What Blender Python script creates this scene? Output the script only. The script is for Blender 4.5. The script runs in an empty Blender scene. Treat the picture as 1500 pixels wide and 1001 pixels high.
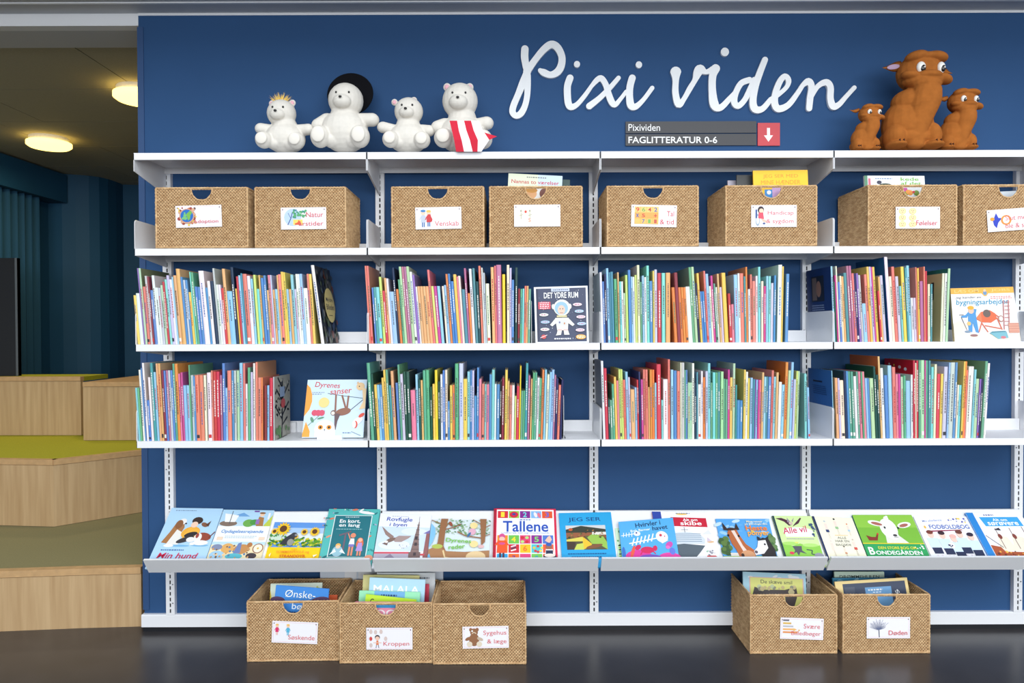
import bpy, bmesh, math, random
from mathutils import Vector, Matrix
random.seed(7)
SC = bpy.context.scene
COL = SC.collection

# ------------------------------------------------------------------ camera
F = 1064.0                      # focal length in pixels of the 1500 x 1001 frame
CAM = Vector((0.0, -3.09, 1.274))
ROT = (Matrix.Rotation(math.radians(90 - 0.8), 3, 'X') @ Matrix.Rotation(math.radians(-0.2), 3, 'Z'))
cd = bpy.data.cameras.new('camera'); cd.sensor_width = 36.0; cd.lens = 36.0 * F / 1500.0
cd.clip_start = 0.05
cam = bpy.data.objects.new('camera', cd); COL.objects.link(cam)
cam.matrix_world = Matrix.Translation(CAM) @ ROT.to_4x4()
SC.camera = cam

# ------------------------------------------------------------------ light
wd = bpy.data.worlds.new('daylight'); SC.world = wd; wd.use_nodes = True
wd.node_tree.nodes['Background'].inputs[0].default_value = (0.86, 0.93, 1.0, 1)
wd.node_tree.nodes['Background'].inputs[1].default_value = 0.9
def area(name, loc, rot, sx, sy, power, col):
    l = bpy.data.lights.new(name, 'AREA'); l.shape = 'RECTANGLE'; l.size = sx; l.size_y = sy
    l.energy = power; l.color = col
    o = bpy.data.objects.new(name, l); COL.objects.link(o); o.location = loc; o.rotation_euler = rot
    return o
# fill light added to brighten the room behind, from its unseen left side
area('side_fill_light', (-5.9, 2.2, 1.7), (0, math.radians(-90), 0), 1.4, 2.4, 15, (1.0, .95, .82))
# daylight through the skylight of the tall hall, above and behind the camera
area('window_daylight', (1.4, -5.6, 5.0), (math.radians(50), 0, 0), 9.0, 4.0, 440, (0.95, 0.98, 1.0))
# and through the glazed front of the hall, behind the camera
area('front_window_daylight', (1.5, -8.8, 2.0), (math.radians(90), 0, 0), 8.0, 1.8, 420, (0.93, 0.97, 1.0))
SC.view_settings.view_transform = 'Standard'; SC.view_settings.look = 'None'
SC.view_settings.gamma = 1.0; SC.view_settings.use_curve_mapping = False
SC.view_settings.exposure = -0.22

# ------------------------------------------------------------------ pixel -> place
def ray(px, py):
    return ROT @ Vector(((px - 750.0) / F, -(py - 500.5) / F, -1.0))
def at_plane(px, py, p0, n):
    d = ray(px, py); t = (Vector(p0) - CAM).dot(n) / d.dot(n)
    return CAM + d * t
def at_y(px, py, y): return at_plane(px, py, Vector((0, y, 0)), Vector((0, 1, 0)))
def at_z(px, py, z): return at_plane(px, py, Vector((0, 0, z)), Vector((0, 0, 1)))

# ------------------------------------------------------------------ colour and materials
def lin(c):
    out = []
    for v in c[:3]:
        v = v / 255.0
        out.append(v / 12.92 if v <= 0.04045 else ((v + 0.055) / 1.055) ** 2.4)
    return tuple(out)
MATS = {}
def mat(name, rgb, rough=0.5, metal=0.0, bump=None, vary=None, spec=0.5):
    """rgb in sRGB 0-255; vary=(scale, amount) mottles, bump=(scale, strength)"""
    if name in MATS: return MATS[name]
    m = bpy.data.materials.new(name); m.use_nodes = True; nt = m.node_tree; b = nt.nodes['Principled BSDF']
    c = lin(rgb); b.inputs['Base Color'].default_value = (*c, 1)
    b.inputs['Roughness'].default_value = rough; b.inputs['Metallic'].default_value = metal
    b.inputs['Specular IOR Level'].default_value = spec
    tc = nt.nodes.new('ShaderNodeTexCoord')
    if vary:
        nz = nt.nodes.new('ShaderNodeTexNoise'); nz.inputs['Scale'].default_value = vary[0]; nz.inputs['Detail'].default_value = 5
        nt.links.new(tc.outputs['Object'], nz.inputs['Vector'])
        cr = nt.nodes.new('ShaderNodeValToRGB')
        a = vary[1]
        cr.color_ramp.elements[0].position = 0.3; cr.color_ramp.elements[1].position = 0.7
        cr.color_ramp.elements[0].color = (*[v * (1 - a) for v in c], 1)
        cr.color_ramp.elements[1].color = (*[min(1, v * (1 + a)) for v in c], 1)
        nt.links.new(nz.outputs['Fac'], cr.inputs['Fac']); nt.links.new(cr.outputs['Color'], b.inputs['Base Color'])
    if bump:
        nz = nt.nodes.new('ShaderNodeTexNoise'); nz.inputs['Scale'].default_value = bump[0]; nz.inputs['Detail'].default_value = 3
        nt.links.new(tc.outputs['Object'], nz.inputs['Vector'])
        bp = nt.nodes.new('ShaderNodeBump'); bp.inputs['Strength'].default_value = bump[1]; bp.inputs['Distance'].default_value = 0.002
        nt.links.new(nz.outputs['Fac'], bp.inputs['Height']); nt.links.new(bp.outputs['Normal'], b.inputs['Normal'])
    MATS[name] = m
    return m
def mat_print():
    """printed paper: the colour of each face comes with the mesh"""
    if 'print' in MATS: return MATS['print']
    m = bpy.data.materials.new('printed_paper'); m.use_nodes = True; nt = m.node_tree; b = nt.nodes['Principled BSDF']
    at = nt.nodes.new('ShaderNodeAttribute'); at.attribute_name = 'Col'
    nt.links.new(at.outputs['Color'], b.inputs['Base Color'])
    b.inputs['Roughness'].default_value = 0.42; b.inputs['Specular IOR Level'].default_value = 0.35
    MATS['print'] = m; return m
def mat_wood():
    if 'wood' in MATS: return MATS['wood']
    m = bpy.data.materials.new('oak_veneer'); m.use_nodes = True; nt = m.node_tree; b = nt.nodes['Principled BSDF']
    tc = nt.nodes.new('ShaderNodeTexCoord'); mp = nt.nodes.new('ShaderNodeMapping'); mp.inputs['Scale'].default_value = (14, 14, 0.7)
    nz = nt.nodes.new('ShaderNodeTexNoise'); nz.inputs['Scale'].default_value = 3.0; nz.inputs['Detail'].default_value = 8
    cr = nt.nodes.new('ShaderNodeValToRGB')
    cr.color_ramp.elements[0].position = 0.25; cr.color_ramp.elements[1].position = 0.75
    cr.color_ramp.elements[0].color = (*lin((176, 142, 100)), 1); cr.color_ramp.elements[1].color = (*lin((205, 174, 132)), 1)
    nt.links.new(tc.outputs['Object'], mp.inputs['Vector']); nt.links.new(mp.outputs['Vector'], nz.inputs['Vector'])
    nt.links.new(nz.outputs['Fac'], cr.inputs['Fac']); nt.links.new(cr.outputs['Color'], b.inputs['Base Color'])
    b.inputs['Roughness'].default_value = 0.5
    MATS['wood'] = m; return m
def mat_straw():
    if 'straw' in MATS: return MATS['straw']
    m = bpy.data.materials.new('woven_seagrass'); m.use_nodes = True; nt = m.node_tree; b = nt.nodes['Principled BSDF']
    tc = nt.nodes.new('ShaderNodeTexCoord'); mp = nt.nodes.new('ShaderNodeMapping'); mp.inputs['Scale'].default_value = (1, 1, 3)
    nz = nt.nodes.new('ShaderNodeTexNoise'); nz.inputs['Scale'].default_value = 38.0; nz.inputs['Detail'].default_value = 6
    cr = nt.nodes.new('ShaderNodeValToRGB')
    cr.color_ramp.elements[0].position = 0.3; cr.color_ramp.elements[1].position = 0.72
    cr.color_ramp.elements[0].color = (*lin((178, 138, 94)), 1); cr.color_ramp.elements[1].color = (*lin((224, 190, 144)), 1)
    nt.links.new(tc.outputs['Object'], mp.inputs['Vector']); nt.links.new(mp.outputs['Vector'], nz.inputs['Vector'])
    nt.links.new(nz.outputs['Fac'], cr.inputs['Fac']); nt.links.new(cr.outputs['Color'], b.inputs['Base Color'])
    b.inputs['Roughness'].default_value = 0.75
    MATS['straw'] = m; return m
def mat_emit(name, rgb, strength):
    m = bpy.data.materials.new(name); m.use_nodes = True; b = m.node_tree.nodes['Principled BSDF']
    b.inputs['Base Color'].default_value = (*lin(rgb), 1)
    b.inputs['Emission Color'].default_value = (*lin(rgb), 1); b.inputs['Emission Strength'].default_value = strength
    return m

WHITE = mat('white_enamel', (236, 237, 240), 0.38)
BLUE = mat('blue_wall_paint', (45, 80, 124), 0.7, bump=(420, 0.06), vary=(2.5, 0.04), spec=0.2)
BLUE_EDGE = mat('blue_wall_edge', (40, 74, 120), 0.6)
TEAL = mat('dark_teal_paint', (18, 74, 108), 0.7, vary=(1.5, 0.08))
SLOT = mat('slot_shade', (14, 16, 22), 0.8)  # shade inside the upright slots, put into the colour
FLOORM = mat('dark_linoleum', (58, 56, 58), 0.3, vary=(6, 0.16), bump=(60, 0.03))
PLINTH = mat('black_cove', (20, 22, 28), 0.5)
PAPER = mat('page_edges', (226, 219, 202), 0.8, vary=(300, 0.06))
CEIL = mat('ceiling_paint', (190, 192, 196), 0.7)
CEILP = mat('ceiling_board', (168, 162, 140), 0.8, vary=(120, 0.06))
CARPET = mat('green_carpet', (168, 166, 22), 0.95, vary=(160, 0.14), bump=(500, 0.5))
CARPET2 = mat('olive_carpet', (136, 130, 92), 0.95, vary=(160, 0.1), bump=(500, 0.4))

# ------------------------------------------------------------------ mesh builder
class MB:
    def __init__(self): self.v = []; self.f = []; self.c = []; self.mi = []; self.smooth = False
    def add(self, vs, fs, col=None, mi=0):
        o = len(self.v); self.v += [Vector(p) for p in vs]
        for f in fs: self.f.append([i + o for i in f]); self.c.append(col); self.mi.append(mi)
    def box(self, x0, x1, y0, y1, z0, z1, col=None, mi=0):
        self.hexa([(x0,y0,z0),(x1,y0,z0),(x1,y1,z0),(x0,y1,z0)], [(x0,y0,z1),(x1,y0,z1),(x1,y1,z1),(x0,y1,z1)], col, mi)
    def hexa(self, lo, hi, col=None, mi=0): self.loft([lo, hi], col, mi)
    def loft(self, rings, col=None, mi=0, cap=True):
        n = len(rings[0]); vs = [p for r in rings for p in r]; fs = []
        if cap: fs.append(list(range(n))[::-1]); fs.append([(len(rings)-1)*n + i for i in range(n)])
        for k in range(len(rings)-1):
            for i in range(n):
                j = (i+1) % n; fs.append([k*n+i, k*n+j, (k+1)*n+j, (k+1)*n+i])
        self.add(vs, fs, col, mi)
    def prism(self, poly, z0, z1, col=None, mi=0):
        self.loft([[(x,y,z0) for x,y in poly], [(x,y,z1) for x,y in poly]], col, mi)
    def prism_x(self, poly, x0, x1, col=None, mi=0):       # poly in (y, z)
        self.loft([[(x0,y,z) for y,z in poly], [(x1,y,z) for y,z in poly]], col, mi)
    def tube(self, path, r, n=6, col=None, mi=0, bump=0.0):
        path = [Vector(p) for p in path]; rings = []
        for i, p in enumerate(path):
            d = (path[min(i+1, len(path)-1)] - path[max(i-1, 0)]).normalized()
            a = d.orthogonal().normalized() if abs(d.z) > 0.9 else d.cross(Vector((0,0,1))).normalized()
            b = d.cross(a); rr = r * (1 + bump * (1 if i % 2 else -1))
            rings.append([p + (a*math.cos(2*math.pi*k/n) + b*math.sin(2*math.pi*k/n)) * rr for k in range(n)])
        self.loft(rings, col, mi)
    def lathe(self, prof, c=(0,0,0), n=32, col=None, mi=0):   # prof: (radius, z)
        rings = [[(c[0]+r*math.cos(2*math.pi*k/n), c[1]+r*math.sin(2*math.pi*k/n), c[2]+z) for k in range(n)] for r, z in prof]
        self.loft(rings, col, mi)
    def ell(self, c, r, nu=20, nv=12, R=None, col=None, mi=0):
        c = Vector(c); vs = []; fs = []
        def T(p):
            p = Vector((p[0]*r[0], p[1]*r[1], p[2]*r[2])); return c + (R @ p if R else p)
        vs.append(T((0,0,-1)))
        for i in range(1, nv):
            t = -math.pi/2 + math.pi*i/nv
            for k in range(nu):
                a = 2*math.pi*k/nu; vs.append(T((math.cos(t)*math.cos(a), math.cos(t)*math.sin(a), math.sin(t))))
        vs.append(T((0,0,1))); last = len(vs)-1
        for k in range(nu):
            j = (k+1) % nu; fs.append([0, 1+j, 1+k]); fs.append([last, last-nu+k, last-nu+j])
            for i in range(nv-2): fs.append([1+i*nu+k, 1+i*nu+j, 1+(i+1)*nu+j, 1+(i+1)*nu+k])
        self.add(vs, fs, col, mi)
    def mesh(self, name, mats):
        me = bpy.data.meshes.new(name)
        me.from_pydata([tuple(p) for p in self.v], [], self.f)
        for m in (mats if isinstance(mats, (list, tuple)) else [mats]): me.materials.append(m)
        me.polygons.foreach_set('material_index', self.mi)
        if any(c is not None for c in self.c):
            at = me.color_attributes.new('Col', 'FLOAT_COLOR', 'CORNER'); buf = []
            for f, c in zip(self.f, self.c):
                buf += [*(c or (0.8,0.8,0.8)), 1.0] * len(f)
            at.data.foreach_set('color', buf)
        if self.smooth: me.polygons.foreach_set('use_smooth', [True]*len(self.f))
        me.update(); return me
    def build(self, name, mats, parent=None, loc=None):
        """vertices are given in world space; the object's origin goes to loc (or the bottom centre)"""
        if loc is None:
            if parent is not None: loc = wloc(parent)
            else:
                xs = [p.x for p in self.v]; ys = [p.y for p in self.v]; zs = [p.z for p in self.v]
                loc = Vector(((min(xs)+max(xs))/2, (min(ys)+max(ys))/2, min(zs)))
        loc = Vector(loc)
        self.v = [p - loc for p in self.v]
        o = bpy.data.objects.new(name, self.mesh(name, mats)); COL.objects.link(o)
        o.location = loc - (wloc(parent) if parent is not None else Vector())
        o.parent = parent
        WL[o.name] = loc
        return o
WL = {}
def wloc(o): return WL[o.name]
def tag(o, label=None, cat=None, group=None, kind=None):
    if label: o['label'] = label
    if cat: o['category'] = cat
    if group: o['group'] = group
    if kind: o['kind'] = kind
    return o
def thing(name, label, cat, loc, group=None):
    o = bpy.data.objects.new(name, None); COL.objects.link(o); o.empty_display_size = 0.05
    o.location = loc; WL[o.name] = Vector(loc)
    return tag(o, label, cat, group)
def struct(o): o['kind'] = 'structure'; return o

# ------------------------------------------------------------------ flat print (pictures and lettering)
TXT = {}
def text_mesh(s, bold=0.0, shear=0.0):
    k = (s, bold, shear)
    if k in TXT: return TXT[k]
    cu = bpy.data.curves.new('lettering', 'FONT'); cu.body = s; cu.offset = bold*.55; cu.shear = shear; cu.resolution_u = 3
    o = bpy.data.objects.new('lettering', cu); COL.objects.link(o)
    me = bpy.data.meshes.new_from_object(o)
    vs = [(v.co.x, v.co.y) for v in me.vertices]; fs = [list(p.vertices) for p in me.polygons]
    bpy.data.objects.remove(o); bpy.data.meshes.remove(me); bpy.data.curves.remove(cu)
    x0 = min(v[0] for v in vs); x1 = max(v[0] for v in vs); y0 = min(v[1] for v in vs); y1 = max(v[1] for v in vs)
    vs = [((x-x0)/(x1-x0), (y-y0)/(y1-y0)) for x, y in vs]
    TXT[k] = (vs, fs); return TXT[k]
class Art:
    """draws in (s, t) of a four-cornered face (bl, br, tr, tl); later shapes lie on top of earlier ones"""
    STEP = 0.00005
    def __init__(self, bl, br, tr, tl, lift=0.0002):
        self.q = [Vector(p) for p in (bl, br, tr, tl)]
        self.n = (self.q[1]-self.q[0]).cross(self.q[3]-self.q[0]).normalized(); self.h = lift
        self.pic = MB(); self.txt = MB()
        self.asp = (self.q[1]-self.q[0]).length / (self.q[3]-self.q[0]).length
    def P(self, s, t):
        a, b, c, d = self.q
        return a*(1-s)*(1-t) + b*s*(1-t) + c*s*t + d*(1-s)*t + self.n*self.h
    def poly(self, pts, col):
        self.h += self.STEP; self.pic.add([self.P(*p) for p in pts], [list(range(len(pts)))], lin(col)); return self
    def rect(self, s0, t0, s1, t1, col): return self.poly([(s0,t0),(s1,t0),(s1,t1),(s0,t1)], col)
    def ell(self, cx, cy, rx, ry, col, rot=0.0, n=18):
        r = math.radians(rot); k = self.asp
        pts = []
        for i in range(n):
            a = 2*math.pi*i/n; x = math.cos(a)*rx; y = math.sin(a)*ry
            pts.append((cx + x*math.cos(r)-y*math.sin(r), cy + (x*math.sin(r)+y*math.cos(r))*k))
        return self.poly(pts, col)
    def line(self, pts, w, col):
        k = self.asp
        for (x0,y0),(x1,y1) in zip(pts, pts[1:]):
            dx, dy = x1-x0, (y1-y0)/k; L = math.hypot(dx, dy) or 1; nx, ny = -dy/L*w/2, dx/L*w/2*k
            self.poly([(x0-nx,y0-ny),(x1-nx,y1-ny),(x1+nx,y1+ny),(x0+nx,y0+ny)], col)
        return self
    def blobs(self, n, s0, t0, s1, t1, r, cols, seed=1, fl=1.0):
        R = random.Random(seed)
        for _ in range(n):
            q = r*R.uniform(.5, 1.3); self.ell(R.uniform(s0,s1), R.uniform(t0,t1), q, q*fl, R.choice(cols), R.uniform(-40,40), 9)
        return self
    def text(self, s, s0, t0, w, h, col, bold=0.0, shear=0.0, rot=0.0):
        vs, fs = text_mesh(s, bold, shear); self.h += self.STEP
        r = math.radians(rot); k = self.asp; out = []
        for x, y in vs:
            x, y = x*w, y*h/k
            out.append(self.P(s0 + x*math.cos(r)-y*math.sin(r), t0 + (x*math.sin(r)+y*math.cos(r))*k))
        self.txt.add(out, fs, lin(col)); return self
    def dashes(self, s0, t0, s1, h, col, seed=0):           # a line of print too small to read
        R = random.Random(seed*7+int(s0*100)); x = s0
        while x < s1:
            w = R.uniform(.03, .07)*(.6); self.rect(x, t0, min(x+w, s1), t0+h, col); x += w+.012
        return self
    def finish(self, parent, pic='picture', txt='lettering'):
        if self.pic.v: self.pic.build(pic, mat_print(), parent)
        if self.txt.v: self.txt.build(txt, mat_print(), parent)

# ================================================================== THE SETTING
XW0 = at_y(207.5, 500, 0).x                 # left end of the blue wall
ZW = at_y(700, 21.5, 0).z                   # its top
def slab(name, x0, x1, y0, y1, z0, z1, m, kind=True):
    b = MB(); b.box(x0, x1, y0, y1, z0, z1); o = b.build(name, m)
    return struct(o) if kind else o
slab('floor', -7, 6, -9, 7, -0.1, 0.0, FLOORM)
WALLG = mat('hall_wall', (206, 208, 210), 0.8)
slab('wall_unseen_front', -7, 6, -9, -8.9, 0, 3.4, WALLG); slab('wall_unseen_left', -7.1, -7, -9, 6, 0, 3.4, WALLG); slab('wall_unseen_right', 6, 6.1, -9, 1, 0, 3.4, WALLG)  # unseen hall walls, added so sky light comes only from above
slab('wall_back', XW0, 4.6, 0.0, 0.16, 0.0, ZW, BLUE)
# the edge board at the wall's left end
b = MB(); b.box(XW0-0.004, XW0+0.022, -0.004, 0.164, 0.09, at_y(210, 40, 0).z); struct(b.build('trim_1', BLUE_EDGE))
zt = at_y(700, 18, 0).z
b = MB(); b.box(XW0, 4.6, -0.003, 0.16, ZW, zt); struct(b.build('trim_2', WHITE))
zb0 = at_y(860, 917, -0.02).z; zb1 = at_y(860, 899, -0.02).z
b = MB(); b.prism_x([(-0.02, zb0), (-0.02, zb1-0.004), (-0.016, zb1), (0.0, zb1), (0.0, zb0)], at_y(207, 905, -.02).x, 4.6)
b.box(at_y(207, 905, -.02).x, at_y(207, 905, -.02).x+0.004, 0.0, 0.16, zb0, zb1)
struct(b.build('baseboard_back', WHITE))
b = MB(); b.box(XW0, 4.6, -0.012, 0.0, 0.0, zb0); struct(b.build('trim_3', PLINTH))
# ceiling before the wall, deepened out of view to shade its top; seam strip
slab('ceiling', -7, 6, -0.75, 0.0, zt, zt+0.1, CEIL)
yc = at_z(750, 3, zt).y
b = MB(); b.box(-7, 6, yc-0.012, yc, zt-0.004, zt); struct(b.build('trim_4', WHITE))
# white fascia over the opening on the left
zf = at_y(100, 38, 0).z
slab('trim_5', -7, XW0, 0.0, 0.05, zf, zt+0.1, WHITE)
yb = at_z(100, 70, zf).y
slab('trim_6', -7, XW0+.3, 0.05, yb, zf, zf+0.08, CEIL)
# ceiling boards of the room behind, each board on its own
cl = MB(); cl.box(-7, 0.5, yb, 5.2, zf+0.035, zf+0.1); ceiling_b = struct(cl.build('ceiling_room', CEILP))
pm = None; k = 0
y = yb+0.005
while y < 4.6:
    x = -5.6 + (0.3 if k % 2 else 0)
    while x < -0.6:
        bb = MB(); bb.box(x, x+1.194, y, y+0.594, zf+0.012, zf+0.035)
        o = bb.build('ceiling_panel', CEILP, ceiling_b); x += 1.2
    y += 0.6; k += 1
# dark curved back wall of that room
plan = [at_z(px, py, zf) for px, py in ((-90, 205), (0, 233), (70, 257), (90, 257), (110, 258), (130, 259.5), (145, 261.5), (158, 264.5), (170, 268.5), (180, 272.5), (225, 273.5), (420, 274))]
b = MB()
for p, q in zip(plan, plan[1:]):
    d = Vector((q.x-p.x, q.y-p.y, 0)); nrm = Vector((-d.y, d.x, 0)).normalized()*0.1
    b.loft([[(p.x,p.y,0),(q.x,q.y,0),(q.x+nrm.x,q.y+nrm.y,0),(p.x+nrm.x,p.y+nrm.y,0)],
            [(p.x,p.y,zf+.05),(q.x,q.y,zf+.05),(q.x+nrm.x,q.y+nrm.y,zf+.05),(p.x+nrm.x,p.y+nrm.y,zf+.05)]])
struct(b.build('wall_room', TEAL))
slab('wall_room_unseen', -6.2, -6.1, 0.3, 6.0, 0, zf+.1, TEAL)  # unseen wall, added to keep outside light out of the room
slab('wall_right', -0.9, -0.8, 0.16, 6.0, 0, zf+.1, TEAL)

# ------------------------------------------------------------------ stepped seating on the left
def step(name, label, top_px, z0, z1, carpet, deep):
    """top_px: front outline of the step as pixels on its top plane, left to right; the block goes back from it"""
    pts = [at_z(px, py, z1) for px, py in top_px]
    back = max(p.y for p in pts) + deep
    t = thing(name, label, 'platform', ((pts[0].x+pts[-1].x)/2, pts[0].y, z0))
    poly = [(p.x, p.y) for p in pts] + [(pts[-1].x, back), (pts[0].x, back)]
    c = MB(); c.prism([(x, y+0.03) if i < len(pts) else (x, y) for i, (x, y) in enumerate(poly)], z1-0.03, z1-0.002); c.build('carpet', carpet, t)
    for p, q in zip(pts, pts[1:]):
        d = (q-p); d.z = 0; n = Vector((-d.y, d.x, 0)).normalized()*0.028
        r = MB(); r.loft([[(p.x,p.y,z0),(q.x,q.y,z0),(q.x+n.x,q.y+n.y,z0),(p.x+n.x,p.y+n.y,z0)],
                          [(p.x,p.y,z1-.03),(q.x,q.y,z1-.03),(q.x+n.x,q.y+n.y,z1-.03),(p.x+n.x,p.y+n.y,z1-.03)]])
        r.build('riser', mat_wood(), t)
        e = MB(); m = n*1.3; f = n*-0.12
        e.loft([[(p.x+f.x,p.y+f.y,z1-.028),(q.x+f.x,q.y+f.y,z1-.028),(q.x+m.x,q.y+m.y,z1-.028),(p.x+m.x,p.y+m.y,z1-.028)],
                [(p.x+f.x,p.y+f.y,z1),(q.x+f.x,q.y+f.y,z1),(q.x+m.x,q.y+m.y,z1),(p.x+m.x,p.y+m.y,z1)]])
        e.build('nosing', mat('oak_edge', (196, 158, 112), 0.45, vary=(30, 0.1)), t)
    return t
Zs = 3.1
z1 = 1.274 - (834-485.6)*3.10/F
step('platform_step', 'lowest oak step with olive carpet beside the blue wall', [(-600, 853), (0, 837), (120, 833), (206.5, 831)], 0.0, z1, CARPET2, 1.5)
Z2 = (1.274-z1)*F/(772-485.6); z2 = 1.274 - (673-485.6)*Z2/F
step('platform_step', 'middle oak step with bright green carpet and an angled corner', [(-300, 668), (78, 674), (215, 659), (330, 649)], z1, z2, CARPET, 0.7)
Z3 = (1.274-z2)*F/(641-485.6); z3 = 1.274 - (552-485.6)*Z3/F
step('platform_step', 'highest oak block in front of the dark curtain', [(-320, 553), (118, 552)], z2, z3, CARPET, 0.28)
st = MB(); p = at_z(112, 560, z3-.02); q = at_z(330, 556, z3-.02)
t = thing('platform_step', 'rear oak block half hidden behind the shelving', 'platform', (p.x, p.y, z2))
st.box(p.x+.04, q.x, p.y, p.y+.9, z2, z3-.05); st.build('riser', mat_wood(), t)
st = MB(); st.box(p.x+.04, q.x, p.y-.004, p.y+.9, z3-.048, z3-.02); st.build('nosing', mat('oak_edge', (196,158,112)), t)

# curtain, pelmet and dark board by the far wall
p0 = at_z(-60, 215, zf); p1 = at_z(70, 257, zf)
d = (p1-p0); d.z = 0; d.normalize(); nn = Vector((d.y, -d.x, 0))        # towards the camera
zp = zf - 0.23
t = MB(); a = p0 + nn*.16; c = p1 + nn*.16
t.loft([[(p0.x,p0.y,zp),(a.x,a.y,zp),(c.x,c.y,zp),(p1.x,p1.y,zp)], [(p0.x,p0.y,zf),(a.x,a.y,zf),(c.x,c.y,zf),(p1.x,p1.y,zf)]])
struct(t.build('trim_7', TEAL))
cu = MB(); n = 60; L = (p1-p0).length*0.72; ring = []
for i in range(n+1):
    s = i/n; o = p0 + d*(s*L) + nn*(0.075 + 0.03*math.sin(s*52)); ring.append((o.x, o.y))
for (x0,y0),(x1,y1) in zip(ring, ring[1:]):
    cu.add([(x0,y0,.95),(x1,y1,.95),(x1,y1,zp),(x0,y0,zp)], [[0,1,2,3]])
cu.smooth = True
tag(cu.build('curtain', mat('teal_curtain', (22, 74, 104), 0.85)), 'dark teal pleated curtain hanging below the pelmet', 'curtain')
e0 = at_y(-60, 540, plan[1].y-.62); e1 = at_y(27, 540, plan[1].y-.62)
zz1 = at_y(20, 378, plan[1].y-.62).z
t = thing('display_board', 'black board standing before the dark curtain', 'board', ((e0.x+e1.x)/2, plan[1].y-.62, z3))
b = MB(); b.box(e0.x, e1.x, plan[1].y-.62, plan[1].y-.59, z3, zz1); b.build('panel', mat('board_black', (16, 20, 28), 0.6), t)
b = MB(); b.box(e1.x-.014, e1.x, plan[1].y-.623, plan[1].y-.59, z3, zz1); b.build('metal_edge', mat('board_edge', (110, 116, 120), 0.35, 0.6), t)

# round ceiling lamps
GLOW = mat_emit('lamp_glow', (255, 216, 112), 4.5)
def ceiling_lamp(px, py, label):
    c = at_z(px, py, zf-.02)
    t = thing('ceiling_lamp', label, 'lamp', (c.x, c.y, zf-.05), 'round ceiling lamps')
    b = MB(); b.lathe([(0.10,0.030),(0.118,0.034),(0.118,0.062),(0.10,0.064)], (c.x,c.y,zf-.05), 36); b.smooth=False
    b.build('rim', WHITE, t)
    b = MB(); b.lathe([(0.01,-0.012),(0.08,-0.010),(0.118,-0.004),(0.134,0.008),(0.134,0.030),(0.11,0.034)], (c.x,c.y,zf-.05), 36); b.smooth = True
    b.build('diffuser', GLOW, t)
    l = bpy.data.lights.new('lamp_light', 'AREA'); l.shape = 'DISK'; l.size = .2; l.energy = 9; l.color = (1.0, .84, .52)
    lo = bpy.data.objects.new('lamp_light', l); COL.objects.link(lo); lo.location = (0, 0, -.03); lo.parent = t
ceiling_lamp(72, 209, 'glowing round ceiling lamp above the dark curtain, fully in view')
ceiling_lamp(206, 139, 'glowing round ceiling lamp cut off by the blue wall edge')

# ================================================================== SHELVING
YF, YU = -0.282, -0.021         # front edge of the shelves, face of the uprights
XS = [-1.457 + 0.9*k for k in range(5)]
XU = [-1.455 + 0.9*k for k in range(5)]
ORD = ['first', 'second', 'third', 'fourth', 'fifth']
ztop = at_y(870, 243, YU).z
for k in range(5):
    x = XU[k]; w = 0.0183
    t = thing('shelf_upright', 'white slotted steel upright, %s from the left, against the blue wall' % ORD[k], 'upright', (x, YU, zb1), 'slotted wall uprights')
    b = MB()
    b.box(x-w, x-.003, YU, YU+.003, zb1, ztop); b.box(x+.003, x+w, YU, YU+.003, zb1, ztop)
    b.box(x-w, x-w+.003, YU+.003, 0, zb1, ztop); b.box(x+w-.003, x+w, YU+.003, 0, zb1, ztop)
    z = zb1
    while z < ztop-.02:
        b.box(x-.003, x+.003, YU+.0005, YU+.003, z, z+.0085); z += .0245
    b.build('channel', WHITE, t)
    b = MB(); b.box(x-.012, x+.012, YU+.006, YU+.008, zb1, ztop); b.build('slot_shade_sheet', SLOT, t)  # dark sheet standing for the shade inside the slots
    for zz in (zb1+.05, zb1+.13, zb1+.62, zb1+.70, zb1+1.2, zb1+1.55):
        b = MB()
        b.lathe([(.0028, 0), (.0028, .0012), (.0012, .002)], (0,0,0), 8)
        for i in range(24): 
            v = b.v[-24+i]; b.v[-24+i] = Vector((x-.011 if int(zz*100)%2 else x+.011, YU, zz)) + Vector((v.x, -v.z, v.y))
        b.build('screw', mat('screw_grey', (90, 95, 105), 0.4, 0.7), t)

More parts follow.
